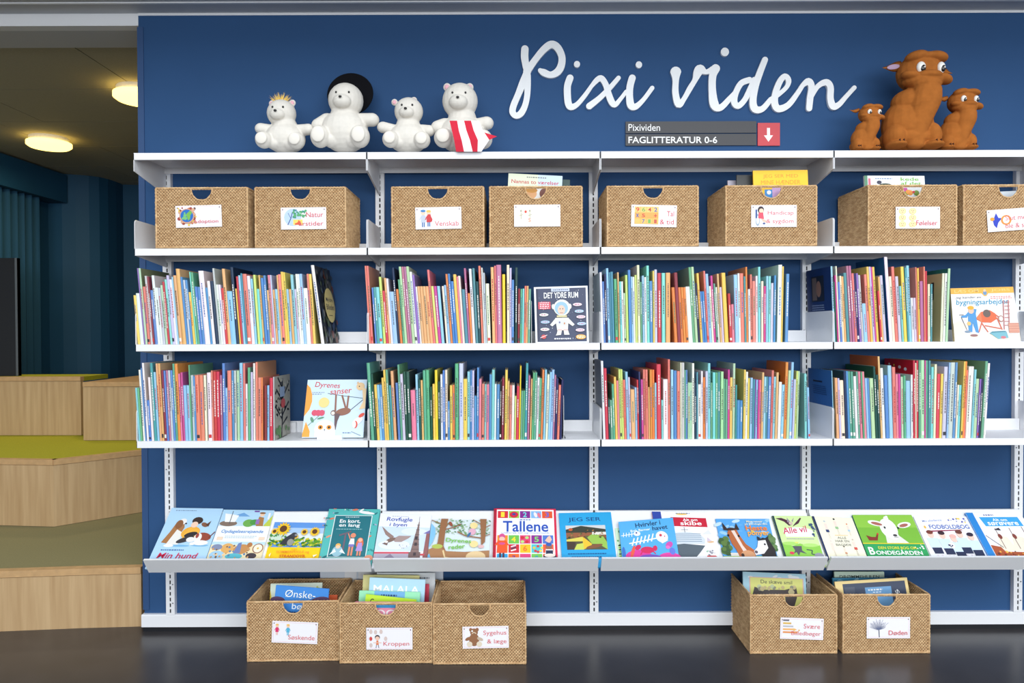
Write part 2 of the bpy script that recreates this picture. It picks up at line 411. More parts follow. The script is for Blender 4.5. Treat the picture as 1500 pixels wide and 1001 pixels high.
ROWY = [222.5, 362.8, 503.2, 645.0]
ZS = [at_y(700, y, YF).z for y in ROWY]           # top of each shelf
HF = 0.0262
ROWN = ['top', 'basket', 'upper book', 'lower book']
def shelf(row, bay):
    x0, x1 = XS[bay]+.0012, XS[bay]+.9-.0012; z = ZS[row]
    lab = ['white steel top shelf carrying the plush toys', 'white steel shelf carrying the baskets', 'white steel shelf of the upper book row', 'white steel shelf of the lower book row'][row]
    if row == 0: lab = 'white steel shelf at the very top'
    t = thing('wall_shelf', '%s, %s bay from the left' % (lab, ORD[bay]), 'shelf', ((x0+x1)/2, YF, z-HF), 'white steel wall shelves')
    b = MB(); b.box(x0, x1, YF, YF+.002, z-HF, z); b.box(x0, x1, YF+.002, YU-.012, z-.002, z)
    b.box(x0, x1, YF+.002, YF+.012, z-HF, z-HF+.002); b.box(x0, x1, YU-.014, YU-.012, z-HF, z-.002)
    b.build('board', WHITE, t)
    if row > 0:
        b = MB(); b.box(x0+.004, x1-.004, YU-.012, YU-.010, z, z+.046); b.build('back_lip', WHITE, t)
    for xe, s in ((x0, 1), (x1, -1)):
        b = MB(); xa, xb = (xe, xe+.002) if s > 0 else (xe-.002, xe)
        if row == 0: poly = [(YF, z-.001), (YF, z-.07), (YU-.002, z-.115), (YU-.002, z-.001)]
        else:
            h = .112 if row == 1 else .122
            poly = [(YF, z-HF), (YF, z+h-.012), (YF+.004, z+h-.003), (YF+.014, z+h), (YU-.002, z+h), (YU-.002, z-.05)]
        b.prism_x(poly, xa, xb); b.build('side_plate', WHITE, t)
for r in range(4):
    for k in range(4): shelf(r, k)
# slanted display shelves
PB = Vector((0, YU-.012, at_y(700, 750, YU-.012).z)); 
zbase = at_y(700, 836, -0.21).z; PA = Vector((0, -0.21, zbase)); PL = at_y(700, 819, -0.25); PL.x = 0
SD = (PB-PA).normalized(); SN = Vector((0, -SD.z, SD.y))          # up the slope, out of the slope
for k in range(4):
    x0, x1 = XS[k]+.007, XS[k]+.9-.006
    t = thing('display_shelf', 'slanted white display shelf with front lip, %s bay from the left' % ORD[k], 'shelf', ((x0+x1)/2, PA.y, PA.z), 'slanted display shelves')
    q = -SN*.002
    b = MB(); b.prism_x([(PA.y, PA.z), (PB.y, PB.z), (PB.y+q.y, PB.z+q.z), (PA.y+q.y, PA.z+q.z)], x0, x1); b.build('deck', WHITE, t)
    b = MB(); b.prism_x([(PA.y, PA.z-.004), (PL.y-.004, PL.z), (PL.y+.006, PL.z+.003), (PA.y+.006, PA.z+.003)], x0, x1); b.build('front_lip', WHITE, t)
    b = MB(); b.prism_x([(PB.y-.004, PB.z-.004), (PB.y-.004, PB.z+.003), (PB.y+.008, PB.z+.003), (PB.y+.008, PB.z-.03)], x0, x1); b.build('back_edge', WHITE, t)
    for xa in (x0+.002, x1-.004):
        b = MB(); b.prism_x([(PA.y, PA.z-.004), (PB.y, PB.z-.004), (YU-.001, PB.z-.02), (YU-.001, PB.z-.13), (YU-.03, PB.z-.14)], xa, xa+.002); b.build('bracket', WHITE, t)
# pale service box on the wall behind the floor baskets
xa, xb = at_y(469, 850, -.03).x, at_y(649, 850, -.03).x
t = thing('wall_box', 'pale grey service box on the wall behind the floor baskets', 'box', ((xa+xb)/2, -.02, zb1), None)
b = MB(); b.box(xa, xb, -.03, 0, zb1, .305); b.build('housing', mat('box_grey', (214, 222, 234), 0.5), t)
b = MB(); xm = at_y(505, 845, -.03).x
for dx in (0, .058): b.box(xm+dx, xm+dx+.05, -.032, -.03, zb1+.1, .268)
b.build('cover_plate', WHITE, t)

# ================================================================== LETTERING ON THE WALL
def C(x, y): return 730 + x/2.7778, 40 + y/2.7778
LET = {
 'p': [[(108,88,15),(107,120,15),(112,155,14),(117,182,15),(100,226,15),(80,275,13),(62,318,13),(58,345,13),(72,360,12),(92,350,13),(108,320,12),(117,280,12),(119,235,13),(118,195,14)],
       [(116,180,15),(150,132,13),(185,90,14),(215,70,15),(240,82,15),(258,118,14),(256,155,15),(240,182,15),(212,194,13),(184,184,14),(170,176,9)]],
 'i': [[(292,206,14),(282,236,14),(281,272,14),(285,310,14),(296,324,13),(320,314,10),(350,280,9),(380,238,8)], [(320,150,12.5)]],
 'x': [[(380,238,8),(402,214,11),(420,208,12),(438,235,12),(448,270,13),(462,305,13),(476,315,10),(500,288,8),(520,262,8)],
       [(489,206,9),(455,245,10),(412,288,11),(370,321,13)]],
 'i2': [[(545,206,14),(536,240,14),(534,280,14),(540,318,15),(560,322,12),(590,295,9),(626,247,9)], [(572,152,13)]],
 'v': [[(722,182,22),(722,215,13),(721,268,13),(734,314,14),(755,292,10),(780,248,11),(800,215,11),(812,184,18),(822,170,18),(845,182,10),(872,170,12)]],
 'i3': [[(884,168,18),(872,200,15),(871,258,15),(880,316,18),(905,326,13),(940,292,11),(968,262,10)], [(922,100,16.5)]],
 'd': [[(1022,214,12),(988,228,12),(966,268,12),(960,304,13),(976,320,12),(1002,296,11),(1026,250,12),(1042,214,12)],
       [(1085,132,12),(1066,180,13),(1046,238,14),(1036,298,14),(1044,332,15),(1074,332,12),(1108,294,10)]],
 'e': [[(1108,294,10),(1142,272,9),(1174,242,9),(1181,215,11),(1166,199,11),(1146,220,12),(1128,268,13),(1125,312,14),(1142,332,14),(1180,316,12),(1215,272,10),(1238,236,9)]],
 'n': [[(1238,236,9),(1262,220,14),(1275,242,13),(1269,288,13),(1265,330,12)], [(1272,285,9),(1300,240,10),(1334,224,13),(1351,244,13),(1351,290,13),(1362,322,14),(1386,314,11),(1415,282,9),(1448,246,9)]],
}
sign = thing('wall_lettering', 'large white handwritten-style cut-out letters mounted high on the blue wall', 'lettering', at_y(1000, 165, -.012), None)
LETM = mat('letter_white', (238, 240, 242), 0.45)
def catmull(pts, m=5):
    out = []
    for i in range(len(pts)-1):
        p0, p1, p2, p3 = [pts[max(0, min(len(pts)-1, i+j))] for j in (-1, 0, 1, 2)]
        for k in range(m):
            t = k/m
            out.append(tuple(0.5*((2*b)+(c-a)*t+(2*a-5*b+4*c-d)*t*t+(-a+3*b-3*c+d)*t**3) for a, b, c, d in zip(p0, p1, p2, p3)))
    return out + [pts[-1]]
for key, strokes in LET.items():
    b = MB(); LY = -0.012; lift = 0.0
    for s in strokes:
        if len(s) == 1:
            x, y, r = s[0]; q = at_y(*C(x, y), LY); r = r/2.7778*3.078/F; dot = MB()
            ring = [(q.x+r*math.cos(2*math.pi*j/20), q.z+r*math.sin(2*math.pi*j/20)*1.05) for j in range(20)]
            dot.loft([[(px, 0.0, pz) for px, pz in ring], [(px, LY, pz) for px, pz in ring]]); dot.build('letter_dot', LETM, sign); continue
        W = []
        for x, y, r in catmull(s):
            q = at_y(*C(x, y), LY); W.append((q.x, q.z, r/2.7778*3.078/F))
        Lf, Rt = [], []
        for i, (x, z, r) in enumerate(W):
            a, c = W[max(0, i-1)], W[min(len(W)-1, i+1)]
            dx, dz = c[0]-a[0], c[1]-a[1]; L = math.hypot(dx, dz) or 1
            if i in (0, len(W)-1):                       # round ends
                sg = 1 if i == 0 else -1; cap = []
                for j in range(1, 7):
                    an = math.pi*j/7 if i == 0 else math.pi*j/7
                    ux, uz = dx/L, dz/L
                    cap.append((x - sg*ux*r*math.sin(an) + (-uz)*r*math.cos(an), z - sg*uz*r*math.sin(an) + ux*r*math.cos(an)))
                if i == 0: cap0 = cap
                else: cap1 = cap
            nx, nz = -dz/L*r, dx/L*r; Lf.append((x+nx, z+nz)); Rt.append((x-nx, z-nz))
        n = len(Lf); vs = []; fs = []
        for i in range(n):
            y = LY - lift - i*2e-5
            vs += [(Lf[i][0], y, Lf[i][1]), (Rt[i][0], y, Rt[i][1]), (Lf[i][0], 0, Lf[i][1]), (Rt[i][0], 0, Rt[i][1])]
        for i in range(n-1):
            a = 4*i; c = a+4
            fs += [[a, a+1, c+1, c], [a+2, a, c, c+2], [a+1, a+3, c+3, c+1]]
        for cap, i, in ((cap0, 0), (cap1, n-1)):
            o = len(vs); y = LY - lift - i*2e-5
            vs += [(x, y, z) for x, z in cap] + [(x, 0, z) for x, z in cap]; m = len(cap); a = 4*i
            fs.append([a] + [o+j for j in range(m)] + [a+1])
            ch = [(a, a+2)] + [(o+j, o+m+j) for j in range(m)] + [(a+1, a+3)]
            fs += [[p[0], p[1], q[1], q[0]] for p, q in zip(ch, ch[1:])]
        b.add(vs, fs); lift += 0.0012
    b.build('letter', LETM, sign)
# direction sign
sc = thing('direction_sign', 'black sign with white text and red arrow square below the big lettering', 'sign', at_y(1030, 213, 0))
def panel(px0, py0, px1, py1, y, m, name):
    a = at_y(px0, py1, y); c = at_y(px1, py0, y); b = MB(); b.box(a.x, c.x, y, 0, a.z, c.z); return b.build(name, m, sc), a, c
SB = mat('sign_black', (38, 38, 44), 0.4); SR = mat('sign_red', (196, 44, 56), 0.4)
panel(916.5, 177.5, 1108, 195.2, -.008, SB, 'text_strip'); panel(916.5, 196, 1108, 213.5, -.008, SB, 'text_strip')
panel(1110, 180, 1142.5, 213.5, -.008, SR, 'arrow_square')
def art_px(x0, y0, x1, y1, y):
    return Art(at_y(x0,y1,y), at_y(x1,y1,y), at_y(x1,y0,y), at_y(x0,y0,y))
A = art_px(916.5, 177.5, 1142.5, 213.5, -.008)
A.text('Pixividen', .018, .60, .205, .28, (240,240,240), .004)
A.text('FAGLITTERATUR 0-6', .018, .10, .575, .27, (245,245,245), .022)
A.poly([(.916,.72),(.935,.72),(.935,.42),(.955,.42),(.9255,.16),(.896,.42),(.916,.42)], (245,245,245))
A.finish(sc, 'arrow', 'lettering')

# ================================================================== BASKETS
BW, BH, BD = 0.350, 0.232, 0.252
def weave(w, h, hole=None, seed=0):
    """one woven wall, x 0..w, z 0..h, outside towards -y; strands go over and under upright stakes; both sides"""
    R = random.Random(seed); b = MB(); rp = 0.0062; sp = 0.0058
    rows = int(h/rp); rp = h/rows; n = int(w/sp)*2; dx = w/n
    def open_(x, z): return hole and ((x-w/2)/hole[0])**2 + ((h-z)/hole[1])**2 < 1 and z < h-.006
    for r in range(rows):
        z = (r+.5)*rp; wob = [R.uniform(-.0004, .0004) for _ in range(n+1)]
        for side in (-1, 1):
            vs = []; 
            for j in range(n+1):
                x = j*dx; y = side*(.0012 + .0026*(math.cos(math.pi*j/2 + math.pi*r)*-side)) ; y += wob[j]
                vs += [(x, y*.35, z-rp*.5), (x, y-side*-.0004, z+wob[j]), (x, y*.35, z+rp*.5)]
            fs = []
            for j in range(n):
                if open_((j+.5)*dx, z): continue
                a = 3*j; c = a+3
                if side < 0: fs += [[a, c, c+1, a+1], [a+1, c+1, c+2, a+2]]
                else: fs += [[c, a, a+1, c+1], [c+1, a+1, a+2, c+2]]
            b.add(vs, fs)
    return b
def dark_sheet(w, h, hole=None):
    """a dark sheet whose colour stands for the shade in the gaps between strands"""
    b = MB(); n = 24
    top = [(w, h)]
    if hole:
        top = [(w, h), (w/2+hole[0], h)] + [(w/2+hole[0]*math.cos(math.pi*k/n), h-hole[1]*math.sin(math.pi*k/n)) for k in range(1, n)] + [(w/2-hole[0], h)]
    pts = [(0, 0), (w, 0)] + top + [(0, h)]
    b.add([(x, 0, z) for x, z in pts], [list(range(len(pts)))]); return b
GAP_SHADE = mat('weave_gap_shade', (96, 68, 42), 0.9)  # shade between the strands, painted as a dark brown
HOLE = (0.041, 0.046)
def place(mb, o, ex, ez=(0,0,1)):
    """local (x, y, z) -> o + x*ex + y*ey + z*ez"""
    ex = Vector(ex); ez = Vector(ez); ey = ez.cross(ex); o = Vector(o)
    mb.v = [o + ex*p.x + ey*p.y + ez*p.z for p in mb.v]; return mb
def rope(path, r, seed=0):
    pts = []; path = [Vector(p) for p in path]
    for p, q in zip(path, path[1:]):
        k = max(1, int((q-p).length/.006))
        for i in range(k): pts.append(p.lerp(q, i/k))
    pts.append(path[-1]); b = MB(); R = random.Random(seed)
    pts = [p + Vector((R.uniform(-1,1), R.uniform(-1,1), R.uniform(-1,1)))*.0005 for p in pts]
    b.tube(pts, r, 6, bump=.16); b.smooth = True; return b
w2 = BW/2
BASE = {}
def basket_meshes():
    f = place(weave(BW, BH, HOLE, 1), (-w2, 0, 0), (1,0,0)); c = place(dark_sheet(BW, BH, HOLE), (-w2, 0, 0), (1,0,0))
    o = len(f.f); f.add(c.v, c.f, mi=1); BASE['front_panel'] = f.mesh('front_panel', [mat_straw(), GAP_SHADE])
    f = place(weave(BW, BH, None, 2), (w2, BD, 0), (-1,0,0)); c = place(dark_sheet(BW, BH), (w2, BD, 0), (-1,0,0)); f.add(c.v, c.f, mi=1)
    BASE['back_panel'] = f.mesh('back_panel', [mat_straw(), GAP_SHADE])
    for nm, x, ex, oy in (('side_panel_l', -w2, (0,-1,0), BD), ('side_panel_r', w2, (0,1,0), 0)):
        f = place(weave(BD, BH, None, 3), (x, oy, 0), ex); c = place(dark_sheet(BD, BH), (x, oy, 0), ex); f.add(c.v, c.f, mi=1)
        BASE[nm] = f.mesh('side_panel', [mat_straw(), GAP_SHADE])
    b = MB(); b.box(-w2, w2, 0, BD, .001, .005); BASE['base'] = b.mesh('base', mat_straw())
    r = .0042
    BASE['rim'] = rope([(-w2,0,BH),(w2,0,BH),(w2,BD,BH),(-w2,BD,BH),(-w2,0,BH)], r, 1).mesh('rim', mat_straw())
    BASE['foot_rim'] = rope([(-w2,0,r),(w2,0,r),(w2,BD,r),(-w2,BD,r),(-w2,0,r)], r, 2).mesh('foot_rim', mat_straw())
    for i, (x, y) in enumerate(((-w2,0),(w2,0),(w2,BD),(-w2,BD))):
        BASE['corner%d' % i] = rope([(x,y,0),(x,y,BH)], .0044, 3+i).mesh('corner_post', mat_straw())
    hx, hz = HOLE
    BASE['handle_rim'] = rope([(hx*math.cos(math.pi*k/12), -.001, BH-.002-hz*math.sin(math.pi*k/12)) for k in range(13)], .0032, 9).mesh('handle_rim', mat_straw())
basket_meshes()
NAMES = {'side_panel_l': 'side_panel', 'side_panel_r': 'side_panel', **{'corner%d' % i: 'corner_post' for i in range(4)}}
PINK = (214, 96, 104)
def frame(A): 
    for r in ((.03,.05,.97,.065),(.03,.935,.97,.95),(.03,.05,.0365,.95),(.9635,.05,.97,.95)): A.rect(*r, (240,196,208))
def basket(label, fl, fr, yfront, z, card, crot, lines, draw, group, rot=0.0):
    """fl, fr: pixels of the front's left and right edge at half height; the base stands at height z"""
    py = 320 if z > .5 else 925
    a, c = at_y(fl, py, yfront), at_y(fr, py, yfront); cx = (a.x+c.x)/2
    t = thing('storage_basket', label, 'basket', (cx, yfront, z), group); t.rotation_euler.z = math.radians(rot)
    t.scale = ((c.x-a.x)/BW if .9 < (c.x-a.x)/BW < 1.06 else 1.0, 1, 1)
    for k, me in BASE.items():
        o = bpy.data.objects.new(NAMES.get(k, k), me); COL.objects.link(o); o.parent = t; WL[o.name] = Vector((cx, yfront, z))
    # pinned label card
    p = at_y(*card, yfront-.006); cw, ch = .176/2, .084/2; r = math.radians(crot)
    ux, uz = math.cos(r), math.sin(r); lx, lz = p.x-cx, p.z-z
    def Q(s, t_): return Vector((lx + s*ux - t_*uz, 0, lz + s*uz + t_*ux))
    yb, yf = -.0050, -.0062
    cor = [Q(-cw,-ch), Q(cw,-ch), Q(cw,ch), Q(-cw,ch)]
    m = MB(); m.loft([[(q.x, yb, q.z) for q in cor], [(q.x, yf, q.z) for q in cor]])
    def put(mb, name, mt, par):
        o = bpy.data.objects.new(name, mb.mesh(name, mt)); COL.objects.link(o); o.parent = par; WL[o.name] = Vector(); return o
    cd_ = put(m, 'label_card', mat('card_white', (242, 240, 244), 0.35), t)
    A = Art(*[Vector((q.x, yf, q.z)) for q in cor]); frame(A); draw(A)
    for tx in lines: A.text(*tx[:5], PINK, *tx[5:])
    if A.pic.v: put(A.pic, 'picture', mat_print(), cd_)
    if A.txt.v: put(A.txt, 'lettering', mat_print(), cd_)
    for s in (-.92, .92):
        m = MB(); q = Q(cw*s, ch*.8); m.ell((q.x, yf-.0004, q.z), (.0022,.0012,.0022), 8, 5); put(m, 'pin', mat('pin_dark', (60, 56, 60), .4), cd_)
    return t
def d_globe(A):
    A.blobs(46, .07,.10,.44,.92,.03,[(200,120,80),(90,60,50),(220,170,140),(160,70,60),(230,200,90)], 3)
    A.ell(.25,.52,.165,.165,(214,160,130)); A.ell(.25,.53,.14,.14,(38,110,190))
    A.poly([(.24,.62),(.33,.78),(.37,.66),(.33,.56),(.32,.40),(.28,.30),(.25,.48)],(120,180,80)); A.blobs(5,.14,.4,.22,.7,.03,[(120,190,120)],2)
def d_tree(A):
    A.ell(.26,.55,.19,.19,(186,210,238)); A.line([(.15,.2),(.22,.5),(.26,.8)],.02,(70,90,150)); A.line([(.22,.5),(.16,.75)],.012,(90,110,160))
    A.rect(.27,.2,.48,.45,(245,214,110)); A.blobs(26,.28,.55,.56,.88,.026,[(70,150,120),(90,170,110),(60,130,150)],5); A.blobs(5,.3,.24,.42,.4,.025,[(225,90,60)],2)
def kid(A, x, y, h, hair, shirt, legs=(60,110,170)):
    A.rect(x-.04*h, y, x-.008*h, y+.3*h, legs); A.rect(x+.008*h, y, x+.04*h, y+.3*h, legs)
    A.poly([(x-.07*h,y+.26*h),(x+.07*h,y+.26*h),(x+.05*h,y+.68*h),(x-.05*h,y+.68*h)], shirt)
    A.line([(x-.05*h,y+.62*h),(x-.10*h,y+.4*h)], .025*h, shirt); A.line([(x+.05*h,y+.62*h),(x+.10*h,y+.4*h)], .025*h, shirt)
    A.ell(x, y+.82*h, .068*h, .068*h, (244,206,180)); A.ell(x, y+.92*h, .070*h, .036*h, hair)
def d_friends(A): kid(A,.17,.1,.8,(60,130,190),(190,200,215)); kid(A,.29,.12,.76,(230,190,90),(205,50,56)); A.poly([(.25,.35),(.37,.35),(.33,.68),(.27,.68)],(205,50,56))
def d_sketch(A):
    A.rect(.09,.18,.44,.82,(244,240,214))
    for x in (.15,.34): A.line([(x,.35),(x,.65)],.008,(120,120,110)); A.ell(x,.72,.02,.025,(170,170,160)); A.line([(x-.04,.5),(x+.04,.55)],.008,(120,120,110))
    A.ell(.25,.68,.025,.03,(215,60,60))
def d_numbers(A):
    A.rect(.07,.12,.60,.92,(236,180,90)); cs=[(205,50,56),(110,170,80),(190,70,60),(50,90,170)]
    for i,ch in enumerate('9642'): A.rect(.075+.132*i,.66,.195+.132*i,.91,(244,200,120)); A.text(ch,.10+.132*i,.69,.075,.19,cs[i],.03)
    for i,ch in enumerate('x5 +'):
        A.rect(.075+.132*i,.40,.195+.132*i,.64,(228,168,86)); 
        if ch!=' ': A.text(ch,.10+.132*i,.43,.07,.16,[(50,90,170),(205,50,56),(0,0,0),(205,50,56)][i],.03)
    for i,ch in enumerate(' 71I'):
        A.rect(.075+.132*i,.13,.195+.132*i,.38,(240,190,104)); 
        if ch!=' ': A.text(ch,.105+.132*i,.16,.06,.18,[(0,0,0),(50,90,170),(120,180,90),(200,90,70)][i],.03)
def d_chair(A):
    A.ell(.14,.32,.05,.13,(150,170,190)); A.ell(.14,.32,.035,.09,(235,238,244)); A.rect(.09,.4,.13,.8,(60,90,150)); A.ell(.21,.78,.07,.08,(40,30,40)); A.ell(.22,.74,.05,.05,(244,206,180))
    A.poly([(.15,.4),(.28,.36),(.26,.66),(.16,.66)],(220,80,100)); A.poly([(.2,.4),(.34,.3),(.33,.2),(.26,.24)],(236,190,170)); A.ell(.28,.16,.03,.02,(60,80,140))
def d_faces(A):
    for x in (.15,.38):
        for y in (.2,.5,.8):
            A.ell(x,y,.085,.07,(244,214,150)); A.ell(x,y,.06,.062,(250,226,170)); A.ell(x-.02,y+.03,.008,.01,(150,100,70)); A.ell(x+.02,y+.03,.008,.01,(150,100,70)); A.line([(x-.02,y-.05),(x+.02,y-.05)],.01,(200,100,90))
def d_toys(A):
    A.poly([(.12,.5),(.2,.85),(.25,.62),(.33,.6),(.24,.4),(.2,.15),(.14,.3)],(50,70,190)); A.ell(.11,.58,.05,.04,(230,160,60)); A.ell(.42,.5,.12,.11,(228,150,70)); A.ell(.42,.5,.075,.075,(242,240,244))
def d_siblings(A): kid(A,.11,.36,.52,(240,190,110),(220,60,110),(236,180,170)); kid(A,.35,.36,.52,(240,190,90),(90,180,215),(90,180,215))
def d_body(A):
    for x,y in ((.1,.82),(.2,.8),(.32,.82),(.09,.5),(.42,.5),(.1,.2)): A.ell(x,y,.035,.05,(216,196,190)); 
    A.ell(.1,.5,.03,.045,(210,70,70)); A.ell(.24,.56,.055,.055,(60,50,60)); A.ell(.24,.52,.045,.045,(240,200,180)); A.poly([(.21,.22),(.27,.22),(.26,.42),(.22,.42)],(226,130,90)); A.line([(.15,.32),(.33,.32)],.015,(236,190,170)); A.line([(.22,.22),(.21,.08)],.014,(120,110,130)); A.line([(.26,.22),(.27,.08)],.014,(120,110,130))
def d_bear(A):
    br=(150,104,74); A.ell(.18,.86,.035,.04,br); A.ell(.32,.86,.035,.04,br); A.ell(.25,.74,.085,.085,br); A.ell(.25,.66,.05,.045,(220,196,168)); A.ell(.25,.68,.018,.016,(40,30,30)); A.ell(.21,.8,.02,.02,(240,240,240))
    A.ell(.25,.4,.11,.14,br); A.ell(.12,.45,.07,.035,br,25); A.ell(.38,.43,.07,.035,(200,180,160),-25); A.ell(.15,.2,.06,.06,(226,212,190)); A.ell(.36,.2,.06,.06,(226,212,190))
def d_books(A):
    for i,cv in enumerate([(120,120,130),(220,180,90),(190,190,196),(240,180,110),(230,150,90)]): A.rect(.06,.84-.14*i,.2+.05*i,.92-.14*i,cv)
    A.blobs(6,.3,.3,.5,.55,.02,[(236,190,110)],4)
def d_bare(A):
    k=(110,120,150); A.line([(.29,.05),(.28,.42)],.02,(80,84,104))
    R=random.Random(4)
    for i in range(22):
        a=math.radians(20+140*i/21); L=R.uniform(.28,.5); A.line([(.28,.4),(.28+math.cos(a)*L*.35,.4+math.sin(a)*L*.6),(.28+math.cos(a)*L*.55+R.uniform(-.03,.03),.4+math.sin(a)*L*1.1)],.006,k)
g1 = 'seagrass baskets on the shelf'; g2 = 'seagrass baskets on the floor'
zs = ZS[1]+.001; yf1 = YF+.004
BK = {}
BK[1] = basket('seagrass basket on the shelf with a globe on its card reading Adoption', 229, 362.5, yf1, zs, (291,317), 1.5, [('Adoption',.38,.14,.55,.20)], d_globe, g1)
BK[2] = basket('seagrass basket on the shelf with card reading Natur årstider', 374.5, 506, yf1, zs, (444.7,320), .6, [('Natur',.56,.55,.38,.23),('årstider',.40,.16,.54,.20)], d_tree, g1)
BK[3] = basket('seagrass basket on the shelf with card reading Venskab', 574.5, 708, yf1, zs, (642.2,319.6), 1.0, [('Venskab',.42,.14,.52,.22)], d_friends, g1)
BK[4] = basket('seagrass basket on the shelf with a pencil sketch on its blank card', 718, 852, yf1, zs, (786.9,316), .3, [('S',.31,.22,.05,.16)], d_sketch, g1)
BK[5] = basket('seagrass basket on the shelf with number blocks on card reading Tal & tid', 890, 1022, yf1, zs, (958,316.5), -1.2, [('Tal',.78,.5,.16,.23),('& tid',.63,.13,.31,.22)], d_numbers, g1)
BK[6] = basket('seagrass basket on the shelf with card reading Handicap & sygdom', 1063.5, 1195.5, yf1, zs, (1133.8,316.6), 0, [('Handicap',.36,.50,.57,.24),('& sygdom',.33,.12,.60,.24)], d_chair, g1)
BK[7] = basket('seagrass basket on the shelf with six faces on card reading Følelser', 1272, 1400.5, yf1, zs, (1344.7,319), 0, [('Følelser',.46,.14,.48,.23)], d_faces, g1)
BK[8] = basket('seagrass basket at the right picture edge with card reading Slut med ble', 1411.5, 1541, yf1, zs, (1479,322), 4, [('Slut med',.40,.48,.54,.22),('ble & sut',.40,.12,.54,.22)], d_toys, g1)
fy = lambda py: at_z(750, py, 0).y
BK[11] = basket('seagrass basket on the floor with two children on card reading Søskende', 363.5, 495.5, fy(968), 0.0, (431.8,927), -3, [('Søskende',.36,.17,.58,.22)], d_siblings, g2, 1.2)
BK[12] = basket('seagrass basket on the floor with card reading Kroppen', 498.5, 632.5, fy(971.5), 0.0, (570.4,936), 0, [('Kroppen',.37,.12,.56,.25)], d_body, g2)
BK[13] = basket('empty seagrass basket on the floor with teddy bear card reading Sygehus & læge', 635.5, 769.5, fy(973.5), 0.0, (711.4,934), 1, [('Sygehus',.45,.55,.50,.26),('& læge',.53,.16,.42,.25)], d_bear, g2)
BK[14] = basket('seagrass basket on the floor with card reading Svære Billedbøger', 1099.5, 1225, fy(959.5), 0.0, (1175,921.5), -2, [('Svære',.54,.52,.38,.22),('Billedbøger',.26,.14,.68,.24)], d_books, g2)
BK[15] = basket('seagrass basket on the floor with a bare tree on card reading Døden', 1235, 1361, fy(959.5), 0.0, (1301.4,920), 0, [('Døden',.50,.16,.43,.22)], d_bare, g2)

# ================================================================== BOOKS IN THE ROWS
PAL = dict(w=((232,232,230),'white'), c=((238,228,200),'cream'), g=((188,194,198),'pale-grey'), y=((240,200,84),'yellow'), o=((226,128,58),'orange'),
 t=((228,172,108),'tan'), s=((228,122,106),'salmon'), r=((200,44,60),'red'), d=((128,34,50),'maroon'), p=((228,122,150),'pink'), m=((202,58,140),'magenta'),
 v=((132,88,176),'violet'), l=((200,196,224),'lavender'), b=((74,130,196),'blue'), a=((142,196,232),'light-blue'), n=((46,56,92),'navy'), k=((36,36,42),'black'),
 q=((64,140,152),'teal'), u=((124,206,206),'turquoise'), e=((88,164,124),'green'), f=((176,214,166),'pale-green'), h=((44,84,78),'dark-green'), x=((180,104,140),'mauve'), i=((204,222,110),'lime'), Y=((246,214,40),'bright-yellow'))
TEXTC = {'dark': (70,64,70), 'light': (236,234,228)}
def jit(c, R, a=9): return tuple(max(0, min(255, v + (255-v)*(.10 if max(c) > 120 else 0) + R.uniform(-a, a))) for v in c)
